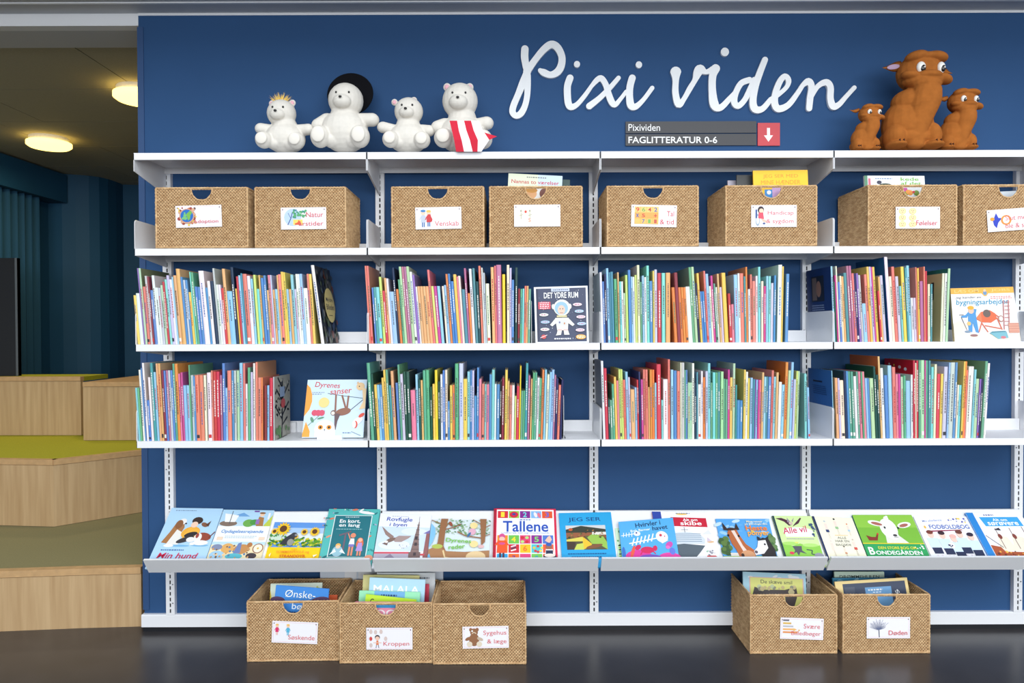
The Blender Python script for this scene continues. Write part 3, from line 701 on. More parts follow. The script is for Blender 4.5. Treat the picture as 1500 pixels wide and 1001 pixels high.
def row_book(x0, x1, z, h, lean, ch, R, label, group, cover=None, depth=None, yoff=0.0, into=None):
    """an upright book, spine to the front; x0..x1 at the shelf, top shifted by lean*h"""
    w = x1-x0; d = depth or min(.235, max(.13, h*R.uniform(.72, .95)))
    col = jit(PAL[ch][0], R); y0 = YF+.004+yoff+R.uniform(0, .004)
    cl = lin(col); cc = lin(cover or jit(tuple(v*.86 for v in col), R, 14))  # default covers darker than the spine: side shade put into their colour
    t = min(.0017, w*.22); rd = min(.003, w*.35)
    prof = [(0,d),(0,rd),(w*.14,rd*.35),(w*.38,0),(w*.62,0),(w*.86,rd*.35),(w,rd),(w,d),(w-t,d),(w-t,rd+.003),(t,rd+.003),(t,d)]
    fcol = [cc,cl,cl,cl,cl,cl,cc,cc,cc,cc,cc,cc]
    n = len(prof); z += .0006
    m = MB()
    lo = [(x0+x, y0+y, z) for x, y in prof]; hi = [(x0+x+lean*h, y0+y, z+h) for x, y in prof]
    vs = lo+hi
    for i in range(n):
        j = (i+1) % n; m.add([vs[i], vs[j], vs[n+j], vs[n+i]], [[0,3,2,1]], fcol[i])
    m.add(lo, [[0,1,10,11]], cl); m.add(lo, [[1,2,3,4,5,6,9,10]], cl); m.add(lo, [[6,7,8,9]], cl)
    m.add(hi, [[11,10,1,0]], cl); m.add(hi, [[10,9,6,5,4,3,2,1]], cl); m.add(hi, [[9,8,7,6]], cl)
    if into is not None: into.add(m.v, [], None); into.f += [[i+len(into.v)-len(m.v) for i in f] for f in m.f]; into.c += m.c; into.mi += m.mi; o = None
    else: o = m.build('book', mat_print(), None, (x0+w/2, y0+d/2, z)); tag(o, label, 'book', group)
    if w > 2.6*t:
        pm = MB(); g = .0022; a, c = x0+t*1.05, x0+w-t*1.05; e0, e1 = lean*g, lean*(h-g)
        pm.loft([[(a+e0,y0+rd+.0032,z+g),(c+e0,y0+rd+.0032,z+g),(c+e0,y0+d-.003,z+g),(a+e0,y0+d-.003,z+g)],
                 [(a+e1,y0+rd+.0032,z+h-g),(c+e1,y0+rd+.0032,z+h-g),(c+e1,y0+d-.003,z+h-g),(a+e1,y0+d-.003,z+h-g)]])
        if o is None: into.add(pm.v, pm.f, lin((226,219,202)))
        else: pm.build('page_block', PAPER, o)
    if w > .0058 and R.random() < .8:                   # spine title, too small to read
        lum = .3*col[0]+.6*col[1]+.1*col[2]; tc = lin(TEXTC['dark'] if lum > 150 else TEXTC['light'])
        if lum > 150 and R.random() < .35: tc = lin(R.choice([(180,50,60),(50,90,160),(60,120,90)]))
        sm = MB(); s = R.uniform(.12, .3); e = R.uniform(.5, .8); ww = min(.0034, w*.3); yy = y0-.0003
        while s < e:
            q = s + R.uniform(.012, .035); xa = x0+w/2-ww/2
            za, zb_ = z+h*(1-q), z+h*(1-s)
            sm.add([(xa+lean*h*(1-q),yy,za),(xa+ww+lean*h*(1-q),yy,za),(xa+ww+lean*h*(1-s),yy,zb_),(xa+lean*h*(1-s),yy,zb_)], [[0,1,2,3]], tc)
            s = q + R.uniform(.004, .012)
        if R.random() < .14:
            za, zb_ = z+h*.04, z+h*.09; xa = x0+w*.15; xb_ = x0+w*.85
            sm.add([(xa+lean*h*.04,yy,za),(xb_+lean*h*.04,yy,za),(xb_+lean*h*.09,yy,zb_),(xa+lean*h*.09,yy,zb_)], [[0,1,2,3]], lin(R.choice([(235,235,230),(60,60,66),(210,60,60)])))
        
        if o is None: k = len(into.v); into.v += sm.v; into.f += [[i+k for i in f] for f in sm.f]; into.c += sm.c; into.mi += sm.mi
        else: tag(sm.build('spine_title', mat_print(), o), kind='stuff')
    return o, (x0, x1, y0, d, z, h)
# every spine as read off the photograph: left-right at the shelf : top, colour (in enlarged-crop pixels; crop origin x, y; 6.674 per pixel)
K = 6.674
ROWS = [
 # row, bay, [(crop x, spines)], lean as (crop-independent pixel x, lean) points
 (2, 0, [(190, '75-100:420y 100-135:400w 135-150:155v 150-172:155f 172-198:335s 198-222:230g 222-240:235d 240-268:370b 268-295:225w 295-320:345w 320-345:347g 345-370:320f 370-392:288r 392-415:265u 415-440:225l 440-468:265w 468-482:240a 482-512:225t 512-550:160t 550-572:240b 572-595:270l 595-618:270b 618-642:390y 642-655:190u 655-680:195e 680-706:335b 706-735:338b 735-785:180w 785-808:345b 808-838:280w 838-868:280n 868-888:155g 888-912:315w 912-935:316w 935-958:350r 958-988:160t 988-1040:380a 1040-1070:145n 1070-1085:355y 1085-1108:235r 1108-1130:225a 1130-1150:205q 1150-1190:210s 1190-1222:230w 1222-1245:258a'),
            (370, '50-75:220i 75-102:358u 102-118:222t 118-145:250b 145-170:225b 170-190:370t 190-215:222p 215-230:222l 230-250:365t 250-275:360a 275-290:222t 290-318:215s 318-345:190y 345-362:195y 362-385:360a 385-412:360t 412-440:218u 440-460:360l 460-482:212w 482-500:212w 500-527:210a 527-568:350w 568-590:210s 590-617:212y')],
  [(200, .082), (300, .088), (380, .065), (440, .062), (465, .06)]),
 (2, 1, [(530, '65-88:132s 88-112:132s 128-145:345b 145-172:340q 172-205:340u 210-235:240i 235-260:375r 260-283:250t 283-305:255w 305-350:385a 350-373:150n 373-398:360o 400-420:265e 420-445:140f 445-468:140x 468-492:140x 492-520:138f 520-545:190w 545-568:220v 568-585:335w 585-612:332t 612-640:332t 640-668:332t 668-698:332t 698-720:170s 722-748:330i 748-778:330m 780-808:330a 825-845:330c 845-868:320a 868-890:212o 890-912:208b 912-940:282b 940-970:215y 970-985:238p 985-1008:230c 1010-1042:362q 1042-1062:155x 1062-1085:400o 1085-1112:160w 1115-1140:155q 1140-1168:285h 1170-1192:132s 1194-1208:150w 1208-1226:200g 1228-1262:305c'),
            (700, '142-172:145t 172-190:132s 190-238:122x 243-272:215Y 284-310:122c 310-330:152l 330-353:268b 360-386:148h 388-410:355d 410-430:358e 430-448:355u 448-468:328s 468-486:328t 486-510:358e')],
  [(538, .056), (580, .075), (640, .082), (680, .065), (705, .04), (730, .01), (780, -.03)]),
 (2, 2, [(870, '75-99:195w 100-119:285b 119-139:210n 140-164:155a 165-181:195q 181-206:190q 211-241:260e 245-262:195t 262-280:285u 280-299:285w 300-318:398f 320-343:222i 346-372:172b 372-390:238a 390-410:240w 410-431:222i 433-458:125c 460-477:290e 480-500:228a 501-521:242w 522-548:130u 550-579:280b 580-598:182y 598-624:168l 626-662:202r 665-700:202u 705-748:200t 790-822:342o 822-855:198d 855-880:342o 880-904:342o 904-928:342o 928-970:335w 970-995:145e 995-1021:142f 1022-1043:300n 1045-1067:205y 1068-1089:382b 1089-1110:382b 1110-1130:182s 1130-1157:210a 1158-1177:330c 1178-1199:228m 1200-1218:305e 1220-1236:340w 1237-1257:210t'),
            (1030, '190-212:340l 215-253:200y 261-287:402r 287-314:508p 318-354:220a 354-375:205w 375-410:205s 410-428:235q 428-446:142o 448-469:360w 469-488:215s 490-520:280s 520-540:230w 540-564:142u 568-592:282c 594-614:330m 615-637:232a 640-662:232u 662-687:300l 688-710:225b 724-762:122w 762-777:138y 803-835:210b')],
  [(882, .03), (940, .015), (975, .0), (982, .0), (988, .055), (1030, .062), (1065, .05), (1075, .03), (1100, .012), (1135, -.015), (1155, -.022)]),
 (2, 3, [(1180, '280-299:135a 300-314:290h 315-330:225m 330-345:135c 345-364:290b 365-384:230c 385-406:235t 411-440:200q 441-464:132x 464-487:132x 488-511:205s 512-533:205n 534-555:205v 555-577:222g 579-614:500a 615-641:215s 644-667:140y 667-687:140l 687-700:145m 700-723:142y 738-755:378r 755-773:240t 773-801:225l 824-856:45w 856-885:235c 885-914:140s 915-945:235l 948-968:330u 970-1001:140y 1003-1020:150q 1022-1049:128a 1050-1073:445w 1073-1097:445l 1098-1109:145s 1110-1127:155y 1130-1161:282x 1163-1178:140s 1180-1202:182r'),
            (1310, '335-357:310c 358-377:310q 455-478:205c 479-502:205w 504-529:158f')],
  [(1221, .045), (1250, .058), (1300, .07), (1325, .055), (1345, .03), (1360, .008), (1372, -.022), (1390, -.035)]),
 (3, 0, [(190, '85-105:358u 105-124:360e 130-150:182w 150-161:165b 162-183:115w 185-210:480b 212-235:255w 235-262:115q 264-288:205a 291-312:120t 312-336:120t 340-362:188d 362-382:190b 382-402:188x 402-424:188g 425-446:188b 447-468:122e 470-500:122o 500-518:220p 518-540:208m 540-569:335a 569-598:335a 598-611:135e 612-637:235g 637-655:245b 655-692:235s 692-731:235s 735-759:235c 765-805:210w 807-824:190s 825-855:200r 855-886:200r 888-908:235x 910-937:118b 937-958:360a 960-998:190s 1000-1022:188b 1022-1044:190g 1047-1073:190f 1075-1106:115a 1108-1131:120s 1132-1153:320w 1155-1180:160e 1182-1204:205l 1207-1227:118w 1229-1250:108s'),
            (370, '50-82:258s 82-100:258o 111-137:335d 140-161:335a 164-196:262r')],
  [(201, .062), (230, .05), (260, .04), (300, .02), (330, .008), (375, -.003), (400, -.008)]),
 (3, 1, [(530, '90-122:115e 122-146:220h 148-175:328y 175-200:330a 200-225:330b 225-245:260y 245-267:182y 268-290:182e 290-311:335q 312-341:195t 353-378:310b 380-400:132e 400-428:225l 430-455:200h 455-488:200h 490-536:382p 540-563:228a 565-586:278h 587-608:285t 610-637:188e 638-669:185e 673-693:350h 697-720:322y 720-746:185Y 748-769:298h 772-795:228w 796-816:188b 817-840:185c 842-861:490b 862-888:335y 889-910:330o 912-946:122e 952-992:120l 992-1030:272y 1030-1056:200u 1057-1076:188b 1076-1096:190l 1097-1121:438b 1122-1141:162b 1142-1166:275p 1169-1196:320s 1197-1215:325u 1215-1241:325p'),
            (700, '107-130:228b 130-158:182u 158-177:322w 180-209:325b 210-228:295k 229-253:262d 258-283:185y 284-302:292t 305-326:335s 327-352:335w 354-371:438i 372-398:342r 400-413:145Y 414-436:388e 436-455:388e 455-479:118q 481-501:238x 506-522:272t 524-544:210e 544-566:210e 567-590:260w 590-611:265e 612-633:182o 636-658:182a 660-683:228c 685-705:205a 705-729:182a 730-747:235x 748-770:268n 772-796:332s 796-820:278n')],
  [(543, .055), (570, .052), (592, .04), (610, .025), (640, .008), (665, .0), (705, -.012), (750, -.02), (790, -.03), (822, -.04)]),
 (3, 2, [(870, '92-116:95w 117-146:168r 147-166:478h 166-190:478e 190-211:322e 213-236:252y 237-258:288p 258-279:178i 279-299:178i 299-322:280s 325-349:202a 350-368:255l 370-409:375t 410-430:355a 430-446:280r 448-467:202n 468-489:278m 490-512:180s 512-536:180s 537-551:352t 552-575:182o 575-599:182o 600-618:310a 620-661:128r 662-681:478u 682-726:275w 728-749:80s 755-781:182a 783-813:190b 815-846:195s 846-859:112c 860-886:112g 886-901:185e 901-919:185b 920-940:308f 940-961:308f 962-985:118w 985-1004:310n 1005-1020:205q 1020-1049:325w 1050-1069:195w 1070-1091:255o 1093-1116:195l 1117-1143:118u 1145-1163:308e 1164-1190:208u 1190-1212:208e 1212-1237:205q'),
            (1030, '172-199:200f 200-215:270e 216-239:275e 240-259:180m 261-286:258y 288-312:120f 314-329:330q 330-358:480b 358-385:482b 391-411:182y 412-433:202w 433-450:265y 455-479:260a 480-501:275q 502-511:280v 512-530:280a 531-546:280m 546-563:282s 565-586:208t 588-611:252a 611-627:250q 628-655:252b 657-680:188s 680-700:250a 702-726:208t 728-757:302w 759-786:328a 788-815:108o 815-841:188f 843-868:108a 870-891:275l 892-911:195i 912-930:195f 998-1022:220u 1030-1051:355a')],
  [(884, .03), (920, .025), (955, .008), (1000, .0), (1040, .0), (1090, -.015), (1130, -.025), (1165, -.035), (1186, .03)]),
 (3, 3, [(1180, '262-286:190a 309-336:262t 338-357:265l 358-396:285c 397-420:195n 420-442:195b 442-466:198e 467-492:200e 497-524:245w 525-544:200e 545-568:200p 569-583:205e 583-606:200p 608-630:265a 630-651:265b 654-691:265f 692-715:150h 715-738:230h 739-759:50t 760-789:165w 791-823:235b 827-863:140a 864-896:155s 897-919:225p 920-943:222m 944-966:250f 967-989:240e 994-1035:290a 1037-1057:230w 1059-1079:90r 1079-1090:115c 1090-1109:92r 1111-1132:90e 1133-1166:88f 1167-1179:90m 1179-1200:92e 1200-1223:92q 1227-1253:155u'),
            (1310, '387-410:128c 410-442:222r 447-471:222y 471-507:152l 513-530:112a 530-572:110g 574-597:110b 602-620:330c 620-643:332u 651-668:100y 668-685:100o 685-700:185s 701-726:150w 727-754:150w 756-776:180u 777-809:270f 810-826:272v 827-846:270n 849-876:98e 877-900:118w')],
  [(1221, .035), (1260, .045), (1290, .045), (1315, .02), (1340, .008), (1358, .0), (1372, -.02), (1390, -.035), (1420, -.045), (1445, -.062)]),
]
def lerp_pts(P, x):
    if x <= P[0][0]: return P[0][1]
    for (a, u), (b_, v) in zip(P, P[1:]):
        if x <= b_: return u + (v-u)*(x-a)/(b_-a)
    return P[-1][1]
def ordinal(n):
    return '%d%s' % (n, 'th' if 10 <= n % 100 <= 20 else {1:'st',2:'nd',3:'rd'}.get(n % 10, 'th'))
SPECIAL = {(2,3,0): (26,52,106), (3,3,0): (52,104,170), (2,3,23): (26,84,140), (3,3,18): (196,104,50), (3,3,29): (176,26,44), (3,2,75): (206,112,40),
           (2,0,3): (120,128,96), (2,3,40): (196,176,130), (3,2,0): (120,124,130), (2,3,42): (40,104,96)}
BOOKGEO = {}
def spans():
    for row, bay, crops, leans in ROWS:
        n = 0
        for cx, sp in crops:
            for it in sp.split():
                rng, rest = it.split(':'); a, c = rng.split('-')
                yield ((float(c)-float(a))*(885-float(rest[:-1])), (row, bay, n)); n += 1
# the 300 that show largest are books of their own (with those drawn on below); the thin rest is one body of books
NEED = set(SPECIAL)
BIG = NEED | set([k for _, k in sorted(spans(), reverse=True) if k not in NEED][:298-len(NEED)])
REST = MB()
for row, bay, crops, leans in ROWS:
    yy0 = 370 if row == 2 else 515; z = ZS[row]; items = []
    for cx, sp in crops:
        for it in sp.split():
            rng, rest = it.split(':'); a, c = rng.split('-')
            items.append((cx+float(a)/K, cx+float(c)/K, yy0+float(rest[:-1])/K, rest[-1]))
    R = random.Random(row*10+bay); N = len(items)
    hs = []
    for i, (xa, xb, yt, ch) in enumerate(items):
        base = at_y(xa, ROWY[row], YF); top = at_y(xa, yt, YF+.004)
        X0, X1 = at_y(xa, ROWY[row]-1, YF+.004).x, at_y(xb, ROWY[row]-1, YF+.004).x
        lim0, lim1 = XS[bay]+.0045, XS[bay]+.9-.0045
        X0 = max(X0, lim0) ; h = top.z - z; ln = lerp_pts(leans, xa)
        if X1-X0 < .003: X1 = X0+.003
        size = 'tall' if h > .268 else 'short' if h < .2 else 'mid-height'
        wid = 'slim' if X1-X0 < .0085 else 'thick' if X1-X0 > .0115 else ''
        cname = PAL[ch][1]
        nb = []
        L = PAL[items[i-1][3]][1] if i else None; Rr = PAL[items[i+1][3]][1] if i < N-1 else None
        rel = 'between %s and %s' % (L, Rr) if L and Rr else 'beside a %s' % (Rr or L)
        lab = ' '.join(('%s %s %s book %s, %s from left, %s row, %s bay' % (size, wid, cname, rel, ordinal(i+1), 'upper' if row == 2 else 'lower', ORD[bay])).split())
        o, geo = row_book(X0+.0002, X1-.0002, z, h, -ln if False else -ln, ch, R, lab, 'books in the %s row' % ('upper' if row == 2 else 'lower'), cover=SPECIAL.get((row,bay,i)), into=None if (row,bay,i) in BIG else REST)
        BOOKGEO[(row,bay,i)] = (o, geo, -ln)
tag(REST.build('thin_books', mat_print()), 'thin books and booklets filling both book rows between the others', 'books', None, 'stuff')
def side_art(key, side):
    """a drawing face on the left (-1) or right (+1) cover of a row book; s runs left to right as seen from outside"""
    o, (x0, x1, y0, d, z, h), ln = BOOKGEO[key]
    x = x0 if side < 0 else x1; f, bk = y0+.004, y0+d
    if side > 0: return o, Art((x,f,z), (x,bk,z), (x+ln*h,bk,z+h), (x+ln*h,f,z+h))
    return o, Art((x,bk,z), (x,f,z), (x+ln*h,f,z+h), (x+ln*h,bk,z+h))
o, A = side_art((2,3,0), -1); A.rect(.2,.55,.72,.9,(30,34,44)).rect(.24,.57,.42,.88,(120,100,90)).ell(.5,.72,.1,.14,(150,110,90)).rect(.42,.2,.56,.3,(214,190,180))
for k in range(4): A.dashes(.22,.40+.03*k,.72,.012,(160,176,206),k)
A.finish(o)
o, A = side_art((3,3,0), -1); A.rect(.22,.80,.62,.825,(20,30,60))
for k in range(5): A.dashes(.22,.62+.03*k,.8,.012,(30,60,110),k)
A.finish(o)
o, A = side_art((3,3,29), -1); A.ell(.35,.92,.03,.02,(230,210,90)).ell(.55,.9,.05,.03,(220,220,226)).ell(.75,.88,.05,.03,(200,214,230)).ell(.18,.93,.03,.02,(230,230,230)); A.finish(o)
o, A = side_art((3,2,75), -1); A.rect(.3,.4,.75,.82,(70,52,40)).rect(.36,.46,.68,.76,(24,22,30)); A.finish(o)
o, A = side_art((3,3,18), -1); A.rect(.12,.6,.88,.88,(196,190,176)).blobs(9,.2,.66,.8,.84,.05,[(40,40,40),(70,60,50)],3); A.finish(o)

# the large dark picture book leaning at the end of the upper row, first bay
R = random.Random(99)
xa = at_y(370+668/K, 502, YF+.004).x; xb = at_y(370+700/K, 502, YF+.004).x
o, geo = row_book(xa, xb, ZS[2], at_y(470, 370+125/K, YF+.004).z-ZS[2], -.125, 'w', R, 'large dark patterned picture book with oval title, leaning in first bay', 'books in the upper row', cover=(48,52,60), depth=.24)
BOOKGEO['m'] = (o, geo, -.125); o, A = side_art('m', 1)
A.blobs(150, .04,.03,.96,.97,.06,[(40,46,56),(70,80,84),(94,92,84),(60,72,96),(120,70,56),(84,96,70),(36,38,44),(110,110,104)], 8)
A.ell(.56,.50,.33,.33*.0+.30,(214,198,130)); A.text('Myldre',.34,.53,.44,.075,(44,44,54),.02).text('Billeden',.32,.44,.50,.075,(44,44,54),.02).dashes(.42,.36,.66,.012,(90,84,60),1); A.finish(o)
# tree-patterned book at the end of the lower row, first bay
xa = at_y(370+203/K, 643, YF+.004).x; xb = at_y(370+214/K, 643, YF+.004).x
o, geo = row_book(xa, xb, ZS[3], at_y(402, 515+252/K, YF+.004).z-ZS[3], 0.0, 'g', R, 'grey book with black tree pattern at the end of the lower row, first bay', 'books in the lower row', cover=(168,166,154), depth=.2)
BOOKGEO['t'] = (o, geo, 0.0); o, A = side_art('t', 1); kk=(30,32,36)
A.line([(.42,.0),(.48,.3),(.45,.6),(.5,.95)],.07,kk)
for a_, b_ in (((.45,.3),(.1,.5)),((.46,.35),(.9,.55)),((.46,.6),(.1,.8)),((.47,.62),(.9,.85)),((.47,.2),(.8,.3)),((.48,.8),(.2,.98))): A.line([a_, b_],.045,kk)
A.blobs(34,.05,.35,.95,.97,.05,[kk,(60,60,60),(200,198,190)],4,.5).rect(.3,.66,.6,.82,(150,170,200)).ell(.5,.55,.14,.1,(200,90,90)).blobs(8,.1,.02,.9,.16,.06,[(90,140,80)],5); A.finish(o)
# a tan flat-covered book showing its back, upper row fourth bay, is drawn on its cover
o, A = side_art((2,3,40), -1); A.rect(.7,.62,.78,.88,(60,52,44)).rect(.06,.75,.3,.88,(80,64,50)); A.finish(o)

# ------------------------------------------------------------------ books with the cover to the front
def cover_quad(tl, tr, br, bl, p0, n): return [at_plane(*q, p0, n) for q in (bl, br, tr, tl)]
def face_book(label, px, p0, n, thick, base, draw, group, ext=0.0, zmin=None, spine=None, cat='book', spec=None):
    """px: tl, tr, br, bl of the cover; ext stretches the body below what the lip leaves in view"""
    bl, br, tr, tl = cover_quad(*px, p0, n)
    d0, d1 = bl-tl, br-tr
    if zmin is not None:
        eb = lambda d, p: p + d*((zmin-p.z)/d.z) if p.z > zmin and abs(d.z) > 1e-6 else p
        bbl, bbr = eb(d0, bl), eb(d1, br)
    else: bbl, bbr = bl + d0*ext, br + d1*ext
    nn = (br-bl).cross(tl-bl).normalized(); q = -nn*thick
    ctr = (bbl+bbr)/2+q/2
    t = thing('picture_book', label, cat, ctr, group)
    c = min(.0016, thick*.3); cl = lin(base)
    b = MB(); b.hexa([bbl-nn*c, bbr-nn*c, tr-nn*c, tl-nn*c], [bbl, bbr, tr, tl], cl)
    b.hexa([bbl+q, bbr+q, tr+q, tl+q], [p+q+nn*c for p in (bbl, bbr, tr, tl)], cl)
    u = (br-bl).normalized()*min(.003, thick*.5)
    b.hexa([bbl+q+nn*c, bbl+u+q+nn*c, tl+u+q+nn*c, tl+q+nn*c], [bbl-nn*c, bbl+u-nn*c, tl+u-nn*c, tl-nn*c], lin(spine or base))
    b.build('cover', mat_print(), t)
    w = (br-bl).normalized()*.003; hh = (tl-bl).normalized()*.003
    b = MB(); P4 = [bbl+u*1.05+hh, bbr-w+hh, tr-w-hh, tl+u*1.05-hh]
    b.hexa([p+q+nn*(c*1.05) for p in P4], [p-nn*(c*1.05) for p in P4]); b.build('page_block', PAPER, t)
    A = Art(bl, br, tr, tl); draw(A); A.finish(t, 'cover_picture', 'title')
    return t
def lean_plane(row, y, deg):
    return Vector((0, y, ZS[row])), Vector((0, -math.cos(math.radians(deg)), math.sin(math.radians(deg))))
def d_space(A):
    A.rect(0,0,1,1,(236,238,242)); A.rect(.035,.02,.965,.97,(62,70,98)); A.rect(.035,.02,.075,.97,(44,50,76))
    A.blobs(44,.08,.05,.95,.95,.006,[(236,236,240),(200,206,226)],3)
    A.rect(.32,.91,.66,.965,(196,206,226)); A.dashes(.35,.93,.63,.018,(90,100,130),2)
    A.text('DET YDRE RUM',.18,.79,.64,.105,(240,240,240),.03)
    A.ell(.185,.665,.12,.075,(206,74,92)); A.rect(.07,.6,.3,.73,(206,74,92))
    for k in range(4): A.dashes(.1,.61+.032*k,.27,.016,(244,220,226),k)
    W=(232,230,222); A.ell(.51,.62,.155,.155,W); A.ell(.35,.64,.03,.05,W); A.ell(.66,.64,.03,.05,W); A.ell(.50,.61,.125,.125,(150,190,216)); A.ell(.50,.58,.07,.09,(226,196,178)); A.ell(.475,.6,.008,.012,(60,50,50)); A.ell(.525,.6,.008,.012,(60,50,50)); A.line([(.47,.53),(.53,.53)],.008,(150,80,80))
    A.rect(.41,.45,.6,.485,(206,196,150)); A.poly([(.38,.44),(.63,.44),(.61,.22),(.41,.22)],W); A.poly([(.38,.43),(.41,.36),(.32,.29),(.28,.32)],W); A.poly([(.63,.43),(.60,.36),(.70,.29),(.74,.32)],W)
    A.rect(.42,.30,.6,.40,(214,214,214)); A.ell(.46,.36,.015,.02,(110,110,150)); A.ell(.55,.34,.015,.02,(200,140,100))
    A.poly([(.42,.23),(.50,.23),(.48,.14),(.38,.13),(.40,.16)],W); A.poly([(.53,.23),(.61,.23),(.64,.14),(.54,.14)],W); A.rect(.42,.222,.5,.23,(206,100,100)); A.rect(.53,.222,.61,.23,(206,100,100))
    for x,y,cc in ((.17,.5,W),(.19,.37,(170,200,230)),(.18,.24,W),(.80,.67,(240,214,220)),(.83,.55,(180,210,236)),(.86,.45,(240,214,224)),(.87,.33,(180,206,240)),(.84,.22,(240,214,224))): A.ell(x,y,.085,.03,cc); A.dashes(x-.05,y-.008,x+.05,.016,(190,120,150),int(x*9))
    A.ell(.155,.11,.045,.04,(206,84,84)); A.line([(.09,.09),(.22,.14)],.012,(230,210,210)); A.ell(.85,.10,.095,.045,(238,170,84)); A.dashes(.78,.105,.92,.016,(250,236,210),4); A.dashes(.78,.08,.92,.016,(250,236,210),5)
    A.dashes(.35,.06,.66,.022,(230,230,236),6)
p0, n0 = lean_plane(2, YF+.03, 6)
face_book('space book with astronaut cover titled Det ydre rum, standing on the shelf', [(782,421),(860.6,418.7),(862.6,502),(784.7,503)], p0, n0, .012, (236,238,242), d_space, None, zmin=ZS[2]+.0008)
def d_builder(A):
    A.rect(0,0,1,1,(240,238,236)); A.rect(0,.89,1,1,(238,176,78)); A.poly([(.48,.9),(.52,.84),(.56,.84),(.60,.9)],(238,176,78)); A.ell(.54,.9,.03,.035,(110,150,190)); A.ell(.54,.945,.02,.02,(230,196,170))
    A.text('LÆS OM',.06,.915,.38,.055,(246,206,130),.01); A.text('JOBS',.64,.915,.30,.055,(246,206,130),.01)
    A.text('jeg kender en',.07,.79,.40,.055,(50,56,80),.01,.2); A.text('bygningsarbejder',.07,.66,.83,.125,(36,140,180),.02,.15); A.dashes(.62,.82,.95,.015,(226,130,130),2); A.dashes(.62,.79,.95,.015,(226,130,130),3)
    A.poly([(0,.12),(.0,.34),(.10,.4),(.22,.3),(.26,.12)],(232,222,206)); A.rect(0,0,1,.14,(240,226,206)); A.ell(.3,.2,.18,.05,(236,222,216))
    bl_=(84,150,206); A.poly([(.22,.18),(.28,.18),(.30,.36),(.33,.18),(.38,.16),(.36,.52),(.24,.52)],bl_); A.poly([(.24,.5),(.36,.52),(.38,.6),(.30,.62),(.2,.5),(.13,.48),(.13,.45),(.22,.45)],bl_); A.ell(.29,.58,.045,.05,(236,190,166)); A.ell(.29,.63,.05,.03,(228,170,60)); A.line([(.13,.46),(.2,.22)],.01,(90,80,90)); A.ell(.21,.19,.05,.02,(130,150,170)); A.line([(.1,.5),(.17,.5)],.01,(90,80,90)); A.ell(.30,.12,.06,.02,(150,110,110)); A.ell(.24,.34,.03,.03,(236,190,120))
    og=(226,110,74); A.poly([(.36,.42),(.44,.55),(.58,.58),(.66,.52),(.68,.42),(.58,.35),(.44,.36)],og); A.ell(.53,.52,.06,.06,(110,96,90),30); A.poly([(.36,.44),(.44,.55),(.44,.36)],(236,130,90))
    for l in ([(.44,.36),(.38,.18)],[(.44,.34),(.52,.18)],[(.48,.30),(.72,.24)],[(.68,.44),(.74,.22)],[(.66,.5),(.76,.4)]): A.line(l,.016,(214,110,84))
    A.ell(.74,.42,.04,.05,(170,120,110)); A.ell(.74,.42,.03,.036,(240,238,236))
    for x in (.80,.88): A.line([(x-.03,.22),(x+.01,.76)],.016,(190,130,130))
    for k in range(7): A.line([(.785+.007*k,.3+.07*k),(.865+.007*k,.3+.07*k)],.012,(190,130,130))
    A.rect(.84,.16,1.0,.34,(216,160,140)); 
    for k in range(4): A.line([(.84,.19+.045*k),(1,.19+.045*k)],.006,(190,120,110))
    A.poly([(.54,.16),(.80,.18),(.82,.07),(.66,.05)],(120,176,190)); A.poly([(.54,.16),(.80,.18),(.78,.2),(.58,.19)],(86,140,156)); A.ell(.74,.08,.04,.02,(200,120,130))
p0, n0 = lean_plane(2, YF+.03, 7)
face_book('picture book titled bygningsarbejder with builder and cement mixer on its cover', [(1392,422.7),(1484,420.2),(1495,500.7),(1398.4,501.6)], p0, n0, .011, (238,210,160), d_builder, None, zmin=ZS[2]+.0008)
